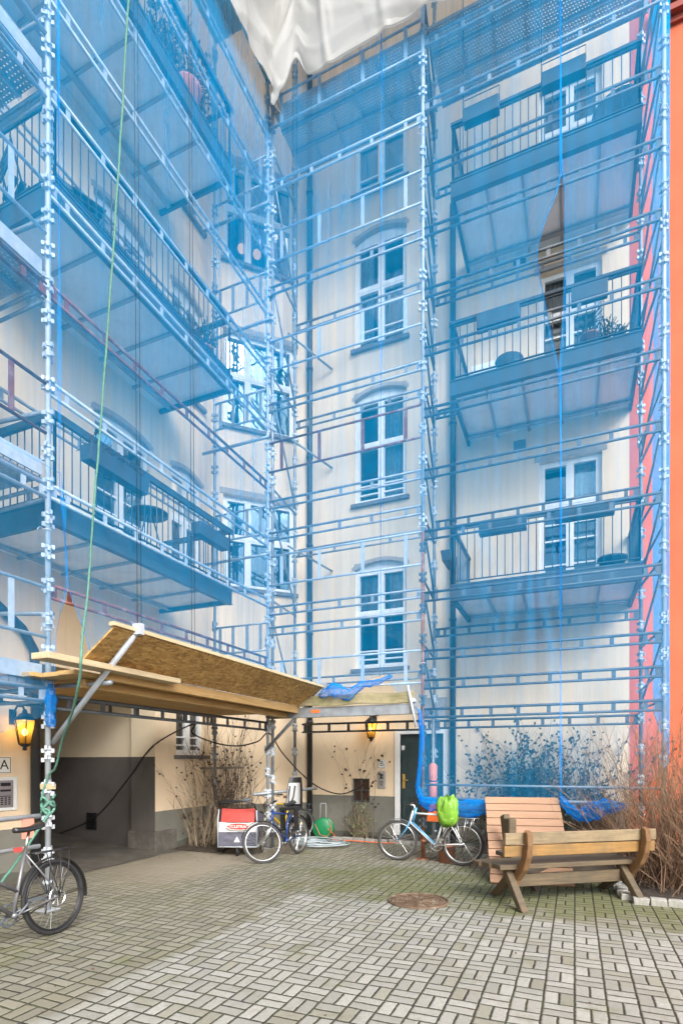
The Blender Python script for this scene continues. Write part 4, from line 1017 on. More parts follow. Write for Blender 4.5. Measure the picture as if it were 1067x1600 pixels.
# ================================================================ bicycles
def bicycle(name, label, loc, rz, wr=.335, frame='gry', fork=None, tyre='rubber', steer=0., lean=0., fenders=None, rack=None, saddle='blk', bars='flat', rimm='chrome', wb=1.04, st=.52, sad_h=.92, lady=False, seat=None):
    """local +x is forward, wheels touch z=0"""
    t = thing(name, label, 'bicycle', loc, rot=(lean, 0, rz)); t.rotation_mode = 'XYZ'
    fm = M[frame]; fk = M[fork] if fork else fm
    rh, fh_ = Vector((0, 0, wr)), Vector((wb, 0, wr)); bb = Vector((.43, 0, .28)); d = Vector((-.30, 0, 1)).normalized()
    stt = bb+d*st; hb = Vector((wb-.20, 0, wr+.30)); ht = hb+d*.15; ht2 = hb+d*.19
    m = MB()
    m.tube(bb, stt, .016, 8); m.tube(bb, hb, .020, 8); 
    if lady: m.tube(bb+d*.20, ht-d*.02, .016, 8)
    else: m.tube(stt-d*.03, ht, .016, 8)
    m.tube(hb-d*.02, ht2, .021, 8)
    for s in (-1, 1):
        m.poly([bb+Vector((0, s*.035, 0)), rh+Vector((.06, s*.062, 0)), rh+Vector((0, s*.065, 0))], .009, 6)
        m.poly([stt-d*.04+Vector((0, s*.02, 0)), rh+Vector((.12, s*.05, .2)), rh+Vector((0, s*.065, 0))], .008, 6)
    m.tube(bb+Vector((0, -.04, 0)), bb+Vector((0, .04, 0)), .024, 10)
    m.build('frame', fm, t)
    MB().tube(stt-d*.02, bb+d*(sad_h-.28)/d.z, .0125, 8).build('seat_post', M['chrome'], t)
    sp = bb+d*(sad_h-.28)/d.z
    def sf(u, v):
        a = u*2*math.pi; x = -.13+.28*v; wd = .075*(1-v)**1.0+.022; wd *= 1-.5*max(0, .12-v)/.12
        return (sp.x+x, wd*math.cos(a), sp.z+.02+.028*math.sin(a)*(1 if math.sin(a) > 0 else .8)-.01*math.sin(v*3.1)+.025*(1-v)**3)
    s_ = MB().grid(sf, 14, 10); s_.f.append([i for i in range(14)]); s_.sm.append(True); s_.f.append([10*15+i for i in range(14)]); s_.sm.append(True)
    s_.build('saddle', M[saddle], t)
    # front assembly turns about the steering axis
    rotm = Matrix.Translation(hb) @ Matrix.Rotation(steer, 4, d) @ Matrix.Translation(-hb)
    def turn(mb): mb.v = [tuple(rotm @ Vector(v)) for v in mb.v]; return mb
    m = MB()
    for s in (-1, 1): m.poly([hb+Vector((.01, s*.045, -.01)), hb+Vector((.06, s*.055, -.12)), fh_+Vector((0, s*.055, 0))], [.014, .013, .009], 7)
    m.tube(hb+Vector((.01, -.05, -.005)), hb+Vector((.01, .05, -.005)), .016, 7); turn(m).build('fork', fk, t)
    hbz = ht2+d*.09
    m = MB().tube(ht2, hbz, .014, 7); m.tube(hbz, hbz+Vector((.08, 0, .01)), .015, 7); c = hbz+Vector((.08, 0, .01))
    if bars == 'flat': m.poly([c+Vector((-.05, -.30, .02)), c+Vector((-.02, -.15, .01)), c, c+Vector((-.02, .15, .01)), c+Vector((-.05, .30, .02))], .012, 7)
    else: m.poly([c+Vector((-.18, -.28, .05)), c+Vector((-.02, -.22, .05)), c+Vector((0, -.06, 0)), c+Vector((0, .06, 0)), c+Vector((-.02, .22, .05)), c+Vector((-.18, .28, .05))], .012, 7)
    hbo = turn(m).build('handlebar', M['chrome'], t)
    m = MB()
    for s in (-1, 1):
        e = c+(Vector((-.05, s*.30, .02)) if bars == 'flat' else Vector((-.18, s*.28, .05))); i_ = c+(Vector((-.03, s*.20, .013)) if bars == 'flat' else Vector((-.07, s*.25, .05)))
        m.tube(i_, e, .017, 8); m.poly([i_+Vector((.02, 0, -.01)), i_+Vector((.06, s*.03, -.03)), e+Vector((.05, -s*.02, -.035))], .006, 5)
        m.poly([i_, i_+Vector((.14, 0, .02)), hb+Vector((.10, s*.01, .12)), hb+Vector((.02, 0, .05))], .004, 5)
    turn(m).build('grip', M['blk'], hbo)
    def wheel(c, tr):
        X, Z = Vector((1, 0, 0)), Vector((0, 0, 1))
        ty = MB().torus(c, X, Z, wr-.021, .021, 44, 10)
        w_ = (turn(ty) if tr else ty).build('wheel', M[tyre], t)
        ri = MB()
        for y in (-.008, .008): ri.torus(c+Vector((0, y, 0)), X, Z, wr-.048, .009, 44, 6)
        (turn(ri) if tr else ri).build('rim', M[rimm], w_)
        sp_ = MB()
        for k in range(28):
            a = k*2*math.pi/28; b = a+(.5 if k % 4 < 2 else -.5); s = 1 if k % 2 else -1
            sp_.tube(c+Vector((.02*math.cos(b), s*.03, .02*math.sin(b))), c+Vector(((wr-.05)*math.cos(a), 0, (wr-.05)*math.sin(a))), .0013, 4)
        sp_.tube(c+Vector((0, -.065, 0)), c+Vector((0, .065, 0)), .014, 8); 
        for y in (-.03, .03): sp_.tube(c+Vector((0, y-.003, 0)), c+Vector((0, y+.003, 0)), .026, 12)
        (turn(sp_) if tr else sp_).build('spoke', M['gry' if rimm == 'blk' else 'chrome'], w_)
        if fenders:
            fd = MB(); a0, a1 = (-.15, 2.9) if not tr else (.35, 2.85)
            def ff(u, v):
                a = a0+(a1-a0)*u; b = (v-.5)*2.4; rr_ = wr+.012+.014*math.cos(b)
                return tuple(c+Vector((rr_*math.cos(a), .034*math.sin(b), rr_*math.sin(a))))
            if not tr: a0, a1 = .25, 3.35
            fd.grid(ff, 30, 6)
            for s in (-1, 1): fd.tube(c+Vector((0, s*.06, 0)), Vector(ff(.92 if not tr else .92, .5))+Vector((0, s*.02, 0)), .003, 4)
            (turn(fd) if tr else fd).build('mudguard', M[fenders], t)
    wheel(rh, False); wheel(fh_, True)
    m = MB(); 
    for rad in (.085, .095): m.torus(bb+Vector((0, -.055, 0)), (1, 0, 0), (0, 0, 1), rad, .006, 26, 5)
    for k in range(5): m.tube(bb+Vector((0, -.055, 0)), bb+Vector((.09*math.cos(k*1.257), -.055, .09*math.sin(k*1.257))), .006, 5)
    ca = Vector((.13, 0, -.11))
    for s in (-1, 1): m.tube(bb+Vector((0, s*.06, 0)), bb+ca*s*-1+Vector((0, s*.075, 0)), .010, 6); m.box(bb+ca*s*-1+Vector((0, s*.125, 0)), (.09, .09, .022))
    m.lathe([(.02, -.01), (.05, -.008), (.05, .008), (.02, .01)], (0, 0, 0), 12) if False else None
    m.build('crankset', M['chrome'] if frame != 'gry' else M['galvd'], t)
    m = MB()
    for z in (.092, -.092): m.tube(bb+Vector((0, -.055, z)), rh+Vector((0, -.055, z*.45)), .005, 5)
    for k in range(4): m.torus(rh+Vector((0, -.035-.006*k, 0)), (1, 0, 0), (0, 0, 1), .05-.006*k, .004, 18, 4)
    m.poly([rh+Vector((.02, -.07, -.03)), rh+Vector((.03, -.075, -.11)), rh+Vector((.05, -.07, -.15))], .008, 5)
    m.build('chain', M['blk'], t)
    if rack:
        m = MB(); zt = wr*2+.08
        for s in (-1, 1):
            m.poly([Vector((.22, s*.05, zt)), Vector((-.18, s*.055, zt)), Vector((-.24, s*.03, zt))], .006, 6); m.tube(rh+Vector((0, s*.07, .01)), Vector((-.06, s*.06, zt)), .005, 5); m.tube(rh+Vector((0, s*.07, .01)), Vector((.1, s*.055, zt)), .005, 5)
            m.poly([Vector((-.16, s*.055, zt)), Vector((-.12, s*.075, zt-.16)), rh+Vector((-.02, s*.07, .04))], .005, 5)
        for x in (-.2, -.08, .05, .18): m.tube((x, -.055, zt), (x, .055, zt), .005, 5)
        m.tube(Vector((.22, 0, zt)), stt-d*.05, .006, 5); m.build('rack', M[rack], t)
    return t
# left, partly out of frame: rear wheel at the post, pointing out of the picture
def camdir(ux, uz): return math.atan2(ux*-SY*-1*0+ (ux*SY+uz*CY), ux*CY-uz*SY)
p0 = dep(88, 1402, 5.10); p0.z = 0
def black_bike():
    t = bicycle('bicycle', 'black and grey bicycle with rear rack leaning on the rail at the left edge', p0, camdir(-.34, -.94), .345, 'gry', 'blk', 'rubber', .05, R(5), 'blk', 'blk', 'blk', 'flat', 'blk', 1.06, .56, .98, True)
    m = MB().box((.34, 0, .83), (.05, .05, .04)); m.build('tail_light', M['redc'], t)
    m = MB().torus((0, .04, .345), (1, 0, 0), (0, 0, 1), .085, .006, 26, 4)
    for k in range(8): m.tube((0, .04, .345), (.085*math.cos(k*.785), .04, .345+.085*math.sin(k*.785)), .004, 4)
    m.build('brake_disc', M['chrome'], t)
black_bike()
# blue bicycle with child seat, coming towards the viewer
p1 = dep(467, 1330, 9.55); p1.z = 0
def blue_bike():
    t = bicycle('bicycle', 'blue bicycle with a child seat, its front wheel facing the yard', p1, camdir(-.42, -.90), .325, 'bluep', 'chrome', 'rubber2', R(-42), R(3), 'blk', None, 'blk', 'flat', 'chrome', 1.04, .48, .86)
    def shell(u, v):
        a = (u-.5)*2.2; z = .80+.52*v; x = .18+.10*(1-math.cos(a))-.10*v; y = .165*math.sin(a)/math.sin(1.1)*(1-.25*v*v)
        return (x-.12, y, z)
    s_ = MB().grid(shell, 14, 12); s_.build('child_seat', M['blk'], t)
    MB().grid(lambda u, v: (lambda p: (p[0]+.02, p[1]*.82, p[2]))(shell(u, .12+.7*v)), 12, 8).build('seat_pad', M['greyc'], t)
    m = MB().box((.22, 0, .80), (.26, .30, .05)); 
    for s in (-1, 1): m.box((.28, s*.13, .62), (.09, .05, .34)); m.box((.33, s*.13, .45), (.16, .07, .04)); m.poly([(.13, s*.05, 1.18), (.19, s*.05, 1.0), (.25, s*.02, .88)], .014, 5)
    m.build('foot_rest', M['blk'], t)
    for (dx, dz, ang) in ((-.17, .17, .8), (.14, -.16, .8)):
        pass
blue_bike()
p2 = dep(472, 1306, 11.35); p2.z = 0
bicycle('bicycle', 'yellow bicycle with brown saddle standing in the corner by the drainpipe', p2, camdir(-.80, -.60), .315, 'yel', 'yel', 'rubber2', .2, R(4), None, 'galvd', 'brown', 'swept', 'chrome', 1.02, .50, .86)
p3 = dep(722, 1353, 8.42); p3.z = 0
def lime_bike():
    t = bicycle('bicycle', 'white and pale blue bicycle parked by front door B', p3, camdir(-.89, .455), .325, 'wht', 'lblue', 'rubber2', R(14), R(3), 'galvd', 'chrome', 'blk', 'flat', 'chrome', 1.06, .53, .86)
    m = MB(); m.tube((.43+.02, -.001, .30), (.82, 0, .62), .0215, 8); m.build('frame_panel', M['lblue'], t)
    MB().tube((1.06-.20-.05, 0, .64), (.76, 0, .86), .024, 8).build('head_tube', M['lblue'], t)
lime_bike()
sp3 = Matrix.Rotation(camdir(-.89, .455), 4, 'Z') @ Vector((.23, 0, .70)); sp3 = p3+sp3
def bagf(u, v):
    a = u*2*math.pi; ph = v*math.pi; n = mnoise.noise((math.cos(a)*1.6, math.sin(a)*1.6, v*3))+.45*abs(mnoise.noise((math.cos(a)*5, math.sin(a)*5, v*5)))+.25*mnoise.noise((math.cos(a)*9, math.sin(a)*9, v*14))
    r = math.sin(ph)**.55; 
    return (.165*r*math.cos(a)*(1+.22*n)*(1.0 if v < .5 else 1.0), .13*r*math.sin(a)*(1+.22*n), -.215*math.cos(ph)*(1+.10*n)+.06*n)
tag(MB().grid(bagf, 64, 48).build('rain_cover', M['lime'], None, sp3+Vector((0, 0, .10)), camdir(-.89, .455)), 'crumpled lime green rain cover over the saddle of the white and blue bicycle', 'rain cover')
# ================================================================ child trailer
tl = dep(376, 1329, 9.55); tl.z = 0
t = thing('bike_trailer', 'red, silver and slate child bicycle trailer parked by the bare bush', 'trailer', tl, camdir(1, -.02))
W2, y0, y1 = .315, -.30, .42
def panel(name, z0, z1, yy0, yy1, mat, off=.0, seed=0):
    m = MB().grid(lambda u, v: (-W2+off+(2*W2-2*off)*u, yy0+(yy1-yy0)*v-.025*math.sin(math.pi*u)*math.sin(math.pi*min(1, v+.2))+.012*mnoise.noise((u*6, v*5, seed)), z0+(z1-z0)*v-.012*math.sin(math.pi*u)*(1 if v > .9 else 0)), 24, 10)
    return m.build(name, mat, t)
panel('lower_panel', .17, .41, y0, y0-.005, M['slate'], 0, 1); sl_ = panel('middle_panel', .41, .575, y0-.006, y0+.02, M['greyc'], 0, 2); panel('top_panel', .575, .80, y0+.015, y0+.12, M['redc'], .03, 3)
m = MB()
for s in (-1, 1):
    m.add([(s*W2, y0, .17), (s*W2, y1, .17), (s*W2, y1, .62), (s*(W2-.03), y0+.12, .80), (s*W2, y0+.015, .575)], [(0, 1, 2, 3, 4)])
m.add([(-W2, y1, .17), (W2, y1, .17), (W2, y1, .62), (-W2, y1, .62)], [(0, 1, 2, 3)]); m.add([(-W2+.03, y0+.12, .80), (W2-.03, y0+.12, .80), (W2, y1, .62), (-W2, y1, .62)], [(0, 1, 2, 3)]); m.add([(-W2, y0, .17), (W2, y0, .17), (W2, y1, .17), (-W2, y1, .17)], [(0, 1, 2, 3)])
m.build('body', M['slate'], t)
m = MB()
for s in (-1, 1): m.poly([(s*(W2+.01), y0-.01, .16), (s*(W2+.015), y0, .58), (s*(W2+.0), y0+.03, .82)], .011, 7); m.tube((s*(W2+.01), y0-.01, .16), (s*(W2+.01), y1, .16), .012, 7)
m.tube((-W2-.01, y0-.01, .16), (W2+.01, y0-.01, .16), .012, 7); m.build('frame', M['galvw'], t)
MB().poly([(-W2, y0+.03, .80), (-W2+.01, y0-.05, .90), (-W2+.08, y0-.08, .945), (W2-.14, y0-.08, .935), (W2-.02, y0-.04, .88), (W2, y0+.03, .78)], .017, 8).build('handle', M['blk'], t)
ov = MB(); N = 30
ov.add([(.20*math.cos(2*math.pi*i/N), 0, .055*math.sin(2*math.pi*i/N)) for i in range(N)], [tuple(range(N))])
o_ = ov.build('badge', M['redc'], t, (.03, y0-.045, .505)); 
ring = MB().poly([(.205*math.cos(2*math.pi*i/N), 0, .058*math.sin(2*math.pi*i/N)) for i in range(N)], .005, 5, False, True); ring.build('badge_rim', M['signwhite'], t, (.03, y0-.046, .505))
text('CYCLETRACK', .066, M['signwhite'], t, (.03, y0-.048, .505), (R(90), 0, 0), 'lettering')
MB().add([(-.05, 0, 0), (.05, 0, 0), (0, 0, .095)], [(0, 1, 2)]).build('reflector', M['signwhite'], t, (.0, y0-.034, .245))
for s in (-1, 1):
    c = Vector((s*(W2+.05)*.95, .12, .20)); wo_ = MB().torus(c, (0, 1, 0), (0, 0, 1), .18, .02, 30, 8).build('wheel', M['rubber2'], t)
    ri = MB().torus(c, (0, 1, 0), (0, 0, 1), .155, .009, 30, 6)
    for k in range(16): ri.tube(c, c+Vector((0, .155*math.cos(k*.3927), .155*math.sin(k*.3927))), .002, 4)
    ri.build('rim', M['chrome'], wo_)
m = MB().torus((.0, y0+.02, .085), (0, 1, 0), (0, 0, 1), .065, .018, 20, 8); m.tube((0, y0+.02, .085), (0, y0+.06, .17), .012, 6); m.build('jockey_wheel', M['blk'], t)
# ================================================================ benches, deck, drain cover
bc = Vector((.163, 6.62, 0)); brz = R(36)
def bench(label, loc, rz, back=True):
    t = thing('bench', label, 'bench', loc, rz)
    for sx in (-.74, .74):
        m = MB()
        prof = [(.33, .14), (.27, .30), (.13, .44), (.055, .58), (.02, .72), (.03, .845)]
        wd = [.09, .105, .105, .095, .085, .075]
        pts = []
        L = [(p[0]-w_/2*.9, p[1]-w_/2*.4) for p, w_ in zip(prof, wd)]; Rr_ = [(p[0]+w_/2*.9, p[1]+w_/2*.4) for p, w_ in zip(prof, wd)]
        m.prism(L+Rr_[::-1], sx-.035, sx+.035, 'x')
        m.build('back_support', M['bench3'], t, bevel=.012)
        l1 = MB().prism([(-.05, 0), (.06, 0), (.40, .40), (.30, .40)], sx-.045-.075, sx-.036, 'x'); l1.build('leg', M['bench2'], t, bevel=.01)
        l2 = MB().prism([(.82, 0), (.69, 0), (.27, .30), (.36, .40)], sx-.034+.0, sx+.045, 'x'); l2.build('leg', M['bench2'], t, bevel=.01)
    if back:
        MB().box2((-.98, .085, .70), (.93, .130, .825)).build('back_plank', M['bench4'], t, bevel=.008)
        MB().box2((-.98, .105, .565), (.93, .150, .688)).build('back_plank', M['bench1'], t, bevel=.008)
    for k in range(3): MB().box2((-.98-.03*k, .20+k*.185, .405-.012*k), (.86, .375+k*.185, .46-.012*k)).build('seat_plank', M['bench2'], t, bevel=.01)
    MB().box2((-.70, .30, .19), (.70, .345, .33)).build('stretcher', M['bench2'], t, bevel=.008)
    return t
bench('weathered ochre bench seen from behind, its back planks whole', bc, brz)
dv = Vector((-math.sin(brz), math.cos(brz), 0)); uv = Vector((math.cos(brz), math.sin(brz), 0))
t2 = thing('bench', 'dark damp bench without back planks facing the ochre bench', 'bench', bc+dv*1.60+uv*.62, brz+math.pi)
for sx in (-.80, .74):
    m = MB(); prof = [(.33, .10), (.25, .30), (.13, .44), (.055, .58), (.02, .72), (-.02, .86)]; wd = [.13, .14, .14, .13, .12, .10]
    L = [(p[0]-w_/2, p[1]-w_*.2) for p, w_ in zip(prof, wd)]; Rr_ = [(p[0]+w_/2, p[1]+w_*.2) for p, w_ in zip(prof, wd)]
    m.prism(L+Rr_[::-1], sx-.045, sx+.045, 'x')
    m.build('back_support', M['bench2'], t2, bevel=.012)
    MB().box2((sx-.055, .05, .60), (sx+.055, .20, .83)).build('back_block', M['bench2'], t2, bevel=.02)
    MB().prism([(-.06, 0), (.10, 0), (.42, .40), (.30, .40)], sx-.12, sx-.046, 'x').build('leg', M['benchd'], t2, bevel=.01)
    MB().prism([(.80, 0), (.68, 0), (.27, .30), (.36, .40)], sx-.044, sx+.04, 'x').build('leg', M['benchd'], t2, bevel=.01)
for k in range(2): MB().box2((-.86, .20+k*.2, .36), (1.0, .39+k*.2, .42)).build('seat_plank', M['benchd'], t2, bevel=.01)
MB().box2((-.86, .30, .08), (.95, .42, .32)).build('stretcher', M['benchd'], t2, bevel=.01)
# leaning deck of red planks
bl = onZ(766, 1381, .0); tlp = onY(757, 1246, 8.52); trp = onY(873, 1243, 8.52)
t = thing('wooden_deck', 'reddish plank deck panel leaning against the blue netting roll', 'deck panel', bl, 0)
up_ = tlp-bl; n = 11; uu = Vector((up_.y, -up_.x, 0)).normalized(); uL = (trp-tlp).length
nn_ = uu.cross(up_.normalized()).normalized()
mrot = Matrix((uu, up_.normalized(), nn_)).transposed(); Ls = up_.length
for i in range(n):
    l_ = Ls/n; m = MB().box((uL/2+rnd.uniform(-.006, .006), (i+.5)*l_, 0), (uL, l_-.014, .032))
    o_ = m.build('plank', M['pallet'], t, bevel=.004); o_.rotation_euler = mrot.to_euler()
for x in (.1, uL-.1):
    o_ = MB().box((x, Ls/2, -.045), (.07, Ls-.04, .045)).build('batten', M['benchd'], t); o_.rotation_euler = mrot.to_euler()
mc_ = onZ(653, 1409, 0)
t = thing('manhole_cover', 'round rusty cast iron manhole cover in the mossy paving', 'manhole cover', (mc_.x, mc_.y, 0), .4)
MB().lathe([(.0, .004), (.30, .012), (.305, .010), (.31, .004)], (0, 0, 0), 40).build('cover', M['iron'], t)
MB().torus((0, 0, .006), (1, 0, 0), (0, 1, 0), .335, .014, 44, 6).build('ring', M['iron'], t)
m = MB()
for k in range(5): m.torus((0, 0, .010), (1, 0, 0), (0, 1, 0), .06+.05*k, .007, 40, 5)
for k in range(12): m.beam((.05*math.cos(k*.5236), .05*math.sin(k*.5236), .012), (.28*math.cos(k*.5236+.3), .28*math.sin(k*.5236+.3), .012), .02, .010)
m.build('tread_pattern', M['iron'], t)
# foam-wrapped prop beside the door with traffic cone behind it
pp_ = dep(676, 1300, 9.9)
t = thing('prop', 'steel prop wrapped in salmon foam standing before front door B', 'prop', (pp_.x, pp_.y, 0))
MB().tube((0, 0, 0), (0, 0, 2.5), .026, 10).build('tube', M['galv'], t)
MB().lathe([(.03, .9), (.075, .92), (.07, 1.22), (.06, 1.25), (.075, 1.29), (.08, 1.52), (.05, 1.56), (.03, 1.57)], (0, 0, 0), 14).build('foam_wrap', M['salmon'], t)
MB().lathe([(.066, 1.225), (.068, 1.24), (.066, 1.255)], (0, 0, 0), 14).build('tie', M['bluep'], t)
MB().prism([(-.11, .52), (.11, .52), (.09, .82), (-.05, .82)], -.05, -.03, 'y').build('marker_plate', M['orange'], t)
pb = dep(697, 1346, 8.75); tag(MB().lathe([(.10, 0), (.125, .0), (.14, .25), (.15, .25), (.15, .28), (.12, .28), (.115, .05)], (pb.x, pb.y, 0), 18).build('flower_pot', M['terra']), 'brown pot on the paving behind the white and blue bicycle', 'pot')
# long handled tubes leaning across the corner bushes
tag(MB().tube(dep(395, 1242, 9.9), dep(494, 1232, 10.9), .03, 8).build('steel_tube', M['galv']), 'loose grey steel tube lying level across the corner upright above the bicycles', 'tube')
tag(MB().tube(dep(390, 1250, 9.75), dep(340, 1256, 10.2), .028, 8).build('steel_tube', M['galvd']), 'loose dull steel tube lying level behind the trailer handle', 'tube')
tag(MB().beam(dep(314, 1201, 9.9), dep(379, 1200, 9.6), .06, .04).build('wooden_batten', M['benchd']), 'short dark batten fixed across the bush to the upright under the canopy', 'batten')
gr0 = MB().poly([(XO-.03, YL-.08, 1.02), (XO-.03, .6, 1.02)], .026, 8); gr0.poly([(XO-.03, YL-.08, .70), (XO-.03, .6, .70)], .024, 8)
for y in (3.6, 2.4, 1.2): gr0.beam((XO-.03, y, .7), (XO-.03, y, 1.02), .012, .09, up=(1, 0, 0))
gr0.build('guard_rail', M['galvw'], SA, world=True)
MB().box((XO-.02, YL-.22, .90), (.03, .12, .20)).build('clamp', M['salmon'], SA, world=True)
MB().box((XO, YL, 1.33), (.10, .11, .06)).build('wood_block', M['plankw'], SA, world=True)
# ================================================================ things on the balconies
def plant_leaves(m, c, r, n, s, rr_, sc3=(1, 1, 1)):
    for _ in range(n):
        d = Vector((rr_.gauss(0, 1), rr_.gauss(0, 1), rr_.gauss(0, 1))).normalized()*r*rr_.uniform(.25, 1)**.6
        p = Vector(c)+Vector((d.x*sc3[0], d.y*sc3[1], d.z*sc3[2])); a = Vector((rr_.uniform(-1, 1), rr_.uniform(-1, 1), rr_.uniform(-1, 1))).normalized()*s; b = a.orthogonal().normalized()*s*.45
        m.add([p-a, p+b, p+a, p-b], [(0, 1, 2, 3)])
def flower_box(label, loc, rz, L=.7, plants=False, mat='balc', wires=False):
    t = thing('flower_box', label, 'flower box', loc, rz)
    MB().prism([(-.07, 0), (.07, 0), (.10, .19), (-.10, .19)], -L/2, L/2, 'x').build('box', M[mat], t, bevel=.008)
    MB().box((0, 0, .185), (L-.02, .17, .012)).build('soil', M['soil'], t)
    if wires: MB().poly([(-L/2, 0, .19), (-L/2, 0, .42), (L/2, 0, .42), (L/2, 0, .19)], .008, 6).build('wire_frame', M['balc'], t)
    if plants:
        m = MB(); rr_ = random.Random(int(L*100))
        for i in range(60): x = rr_.uniform(-L/2, L/2); m.poly([(x, rr_.uniform(-.05, .05), .18), (x+rr_.uniform(-.05, .05), rr_.uniform(-.1, .1), .25), (x+rr_.uniform(-.1, .1), rr_.uniform(-.16, .16), .25+rr_.uniform(-.15, .12))], .004, 3)
        plant_leaves(m, (0, 0, .22), .2, 150, .03, rr_, (L*1.8, .7, .5)); m.build('withered_plant', M['deadleaf'], t)
yB = YB-1.6
def bx(px, py, lab, L, hang=-.13, **k):
    p = onY(px, py, yB-.10); flower_box(lab, (p.x, yB+hang, p.z-.09), 0, L, **k)
bx(785, 825, 'dark flower box hung outside the lowest back balcony railing, left of its door', .72)
bx(912, 802, 'dark flower box hung outside the lowest back balcony railing, in front of its door', .82)
bx(778, 502, 'dark flower box on the middle back balcony railing above the round table', .66)
bx(920, 462, 'dark flower box on the middle back balcony railing above the plant pots', .5)
bx(752, 180, 'dark flower box with a wire frame on the left of the top back balcony railing', .56, wires=True)
bx(880, 122, 'dark flower box with a wire frame on the right of the top back balcony railing', .62, wires=True)
flower_box('dark flower box hung on the left end of the lowest back balcony', (-1.90-.13, YB-1.1, 5.05), R(90), .5)
def pot(label, loc, r, h, plant=0, mat='terra'):
    t = thing('plant_pot', label, 'plant pot', loc)
    MB().lathe([(r*.72, 0), (r, h), (r*1.08, h), (r*1.08, h+.03), (r*.9, h+.03), (r*.85, h-.02)], (0, 0, 0), 18).build('pot', M[mat], t)
    if plant:
        m = MB(); rr_ = random.Random(int(loc[0]*100)); 
        for i in range(14): m.poly([(0, 0, h), (rr_.uniform(-.1, .1), rr_.uniform(-.1, .1), h+plant*.5), (rr_.uniform(-.2, .2), rr_.uniform(-.2, .2), h+plant)], .006, 4)
        plant_leaves(m, (0, 0, h+plant*.6), plant*.55, 120, .035, rr_); m.build('plant', M['dleaf'], t)
zB2 = 7.68+.28; zB1 = 4.27+.28; zB3 = 10.97+.3
pot('pinkish pot with a bare stem on the middle back balcony', (onY(921, 530, yB+.2).x, yB+.25, zB2), .13, .24, .35)
pot('dark leafy plant in a small pot beside the pinkish pot', (onY(945, 520, yB+.3).x, yB+.3, zB2), .09, .14, .3, 'balc')
pot('low plant in a dark pot at the right end of the middle back balcony', (onY(966, 518, yB+.3).x, yB+.28, zB2), .08, .10, .2, 'balc')
pot('wide dark tub on the floor of the lowest back balcony', (onY(956, 872, yB+.3).x, yB+.3, zB1), .20, .16, 0, 'balc')
def table(label, loc, r, h, mat='balc', tilt=False):
    t = thing('round_table', label, 'table', loc)
    tp_ = MB().lathe([(.01, 0), (r, 0), (r+.005, .012), (r, .025), (.01, .025)], (0, 0, 0), 24).build('tabletop', M[mat], t, (0, 0, h))
    if tilt: tp_.rotation_euler = (R(68), 0, R(8)); 
    for k in range(3):
        an = k*2.094+.4; MB().poly([(.05*math.cos(an), .05*math.sin(an), h-.01), (r*.85*math.cos(an), r*.85*math.sin(an), 0)], .011, 6).build('leg', M[mat], t)
table('small round dark table folded up on the middle back balcony', (onY(795, 555, yB+.55).x, yB+.55, zB2), .23, .42, tilt=True)
t = thing('cupboard', 'white cupboard behind the railing at the left end of the middle back balcony', 'cupboard', (-1.42, YB-.35, zB2))
m = MB(); m.box2((-.32, -.22, 0), (.32, .22, .86)); m.build('body', M['white'], t, bevel=.01); MB().box2((-.29, -.24, .05), (.29, -.222, .40)).build('crate', M['balc'], t); MB().box2((-.29, -.235, .47), (.29, -.222, .80)).build('door', M['white'], t)
dq = onY(962, 172, yB+.35); tag(MB().lathe([(.02, 0), (.18, .02), (.33, .09), (.335, .10), (.32, .10), (.17, .035), (.02, .02)], (0, 0, 0), 26).build('round_tray', M['balc'], None, (dq.x, yB+.35, zB3+.36)), 'large round dark tray standing on edge on the top back balcony', 'tray').rotation_euler = (R(80), 0, R(-10))
xA = XA+1.5
def bxa(px, py, lab, L, **k): p = onX(px, py, xA+.1); flower_box(lab, (xA+.065, p.y, p.z-.1), R(90), L, **k)
bxa(185, 735, 'long flower box with withered plants hung on the lowest left balcony railing', .95, plants=True)
bxa(332, 838, 'flower box at the far end of the lowest left balcony railing', .75, plants=False)
zA1, zA2, zA3 = 4.24+.31, 7.80+.31, 11.34+.31
table('round dark bistro table on the lowest left balcony', (onX(232, 822, xA-.5).x, onX(232, 822, xA-.5).y, zA1), .28, .70)
def chair(label, loc, rz, mat='balc'):
    t = thing('folding_chair', label, 'chair', loc, rz)
    for k in range(5): MB().box2((-.2, -.2+k*.085, .44), (.2, -.135+k*.085, .46)).build('seat_slat', M[mat], t)
    for k in range(3): MB().box2((-.2, .215, .62+k*.09), (.2, .235, .68+k*.09)).build('back_slat', M[mat], t)
    for s in (-1, 1): MB().poly([(s*.21, -.2, 0), (s*.21, .12, .46), (s*.21, .235, .88)], .012, 6).build('leg', M[mat], t); MB().tube((s*.19, .22, 0), (s*.19, -.18, .45), .012, 6).build('leg', M[mat], t)
cq = onX(130, 300, xA-.4); chair('dark slatted folding chair on the middle left balcony near its open corner', (cq.x, cq.y, zA2), R(70))
cq = onX(40, 320, xA-.9); chair('dark slatted folding chair on the middle left balcony seen past the near upright', (xA-.95, 4.75, zA2), R(160))
pot('potted plant at the far end of the middle left balcony', (xA-.3, 7.45, zA2), .14, .24, .4)
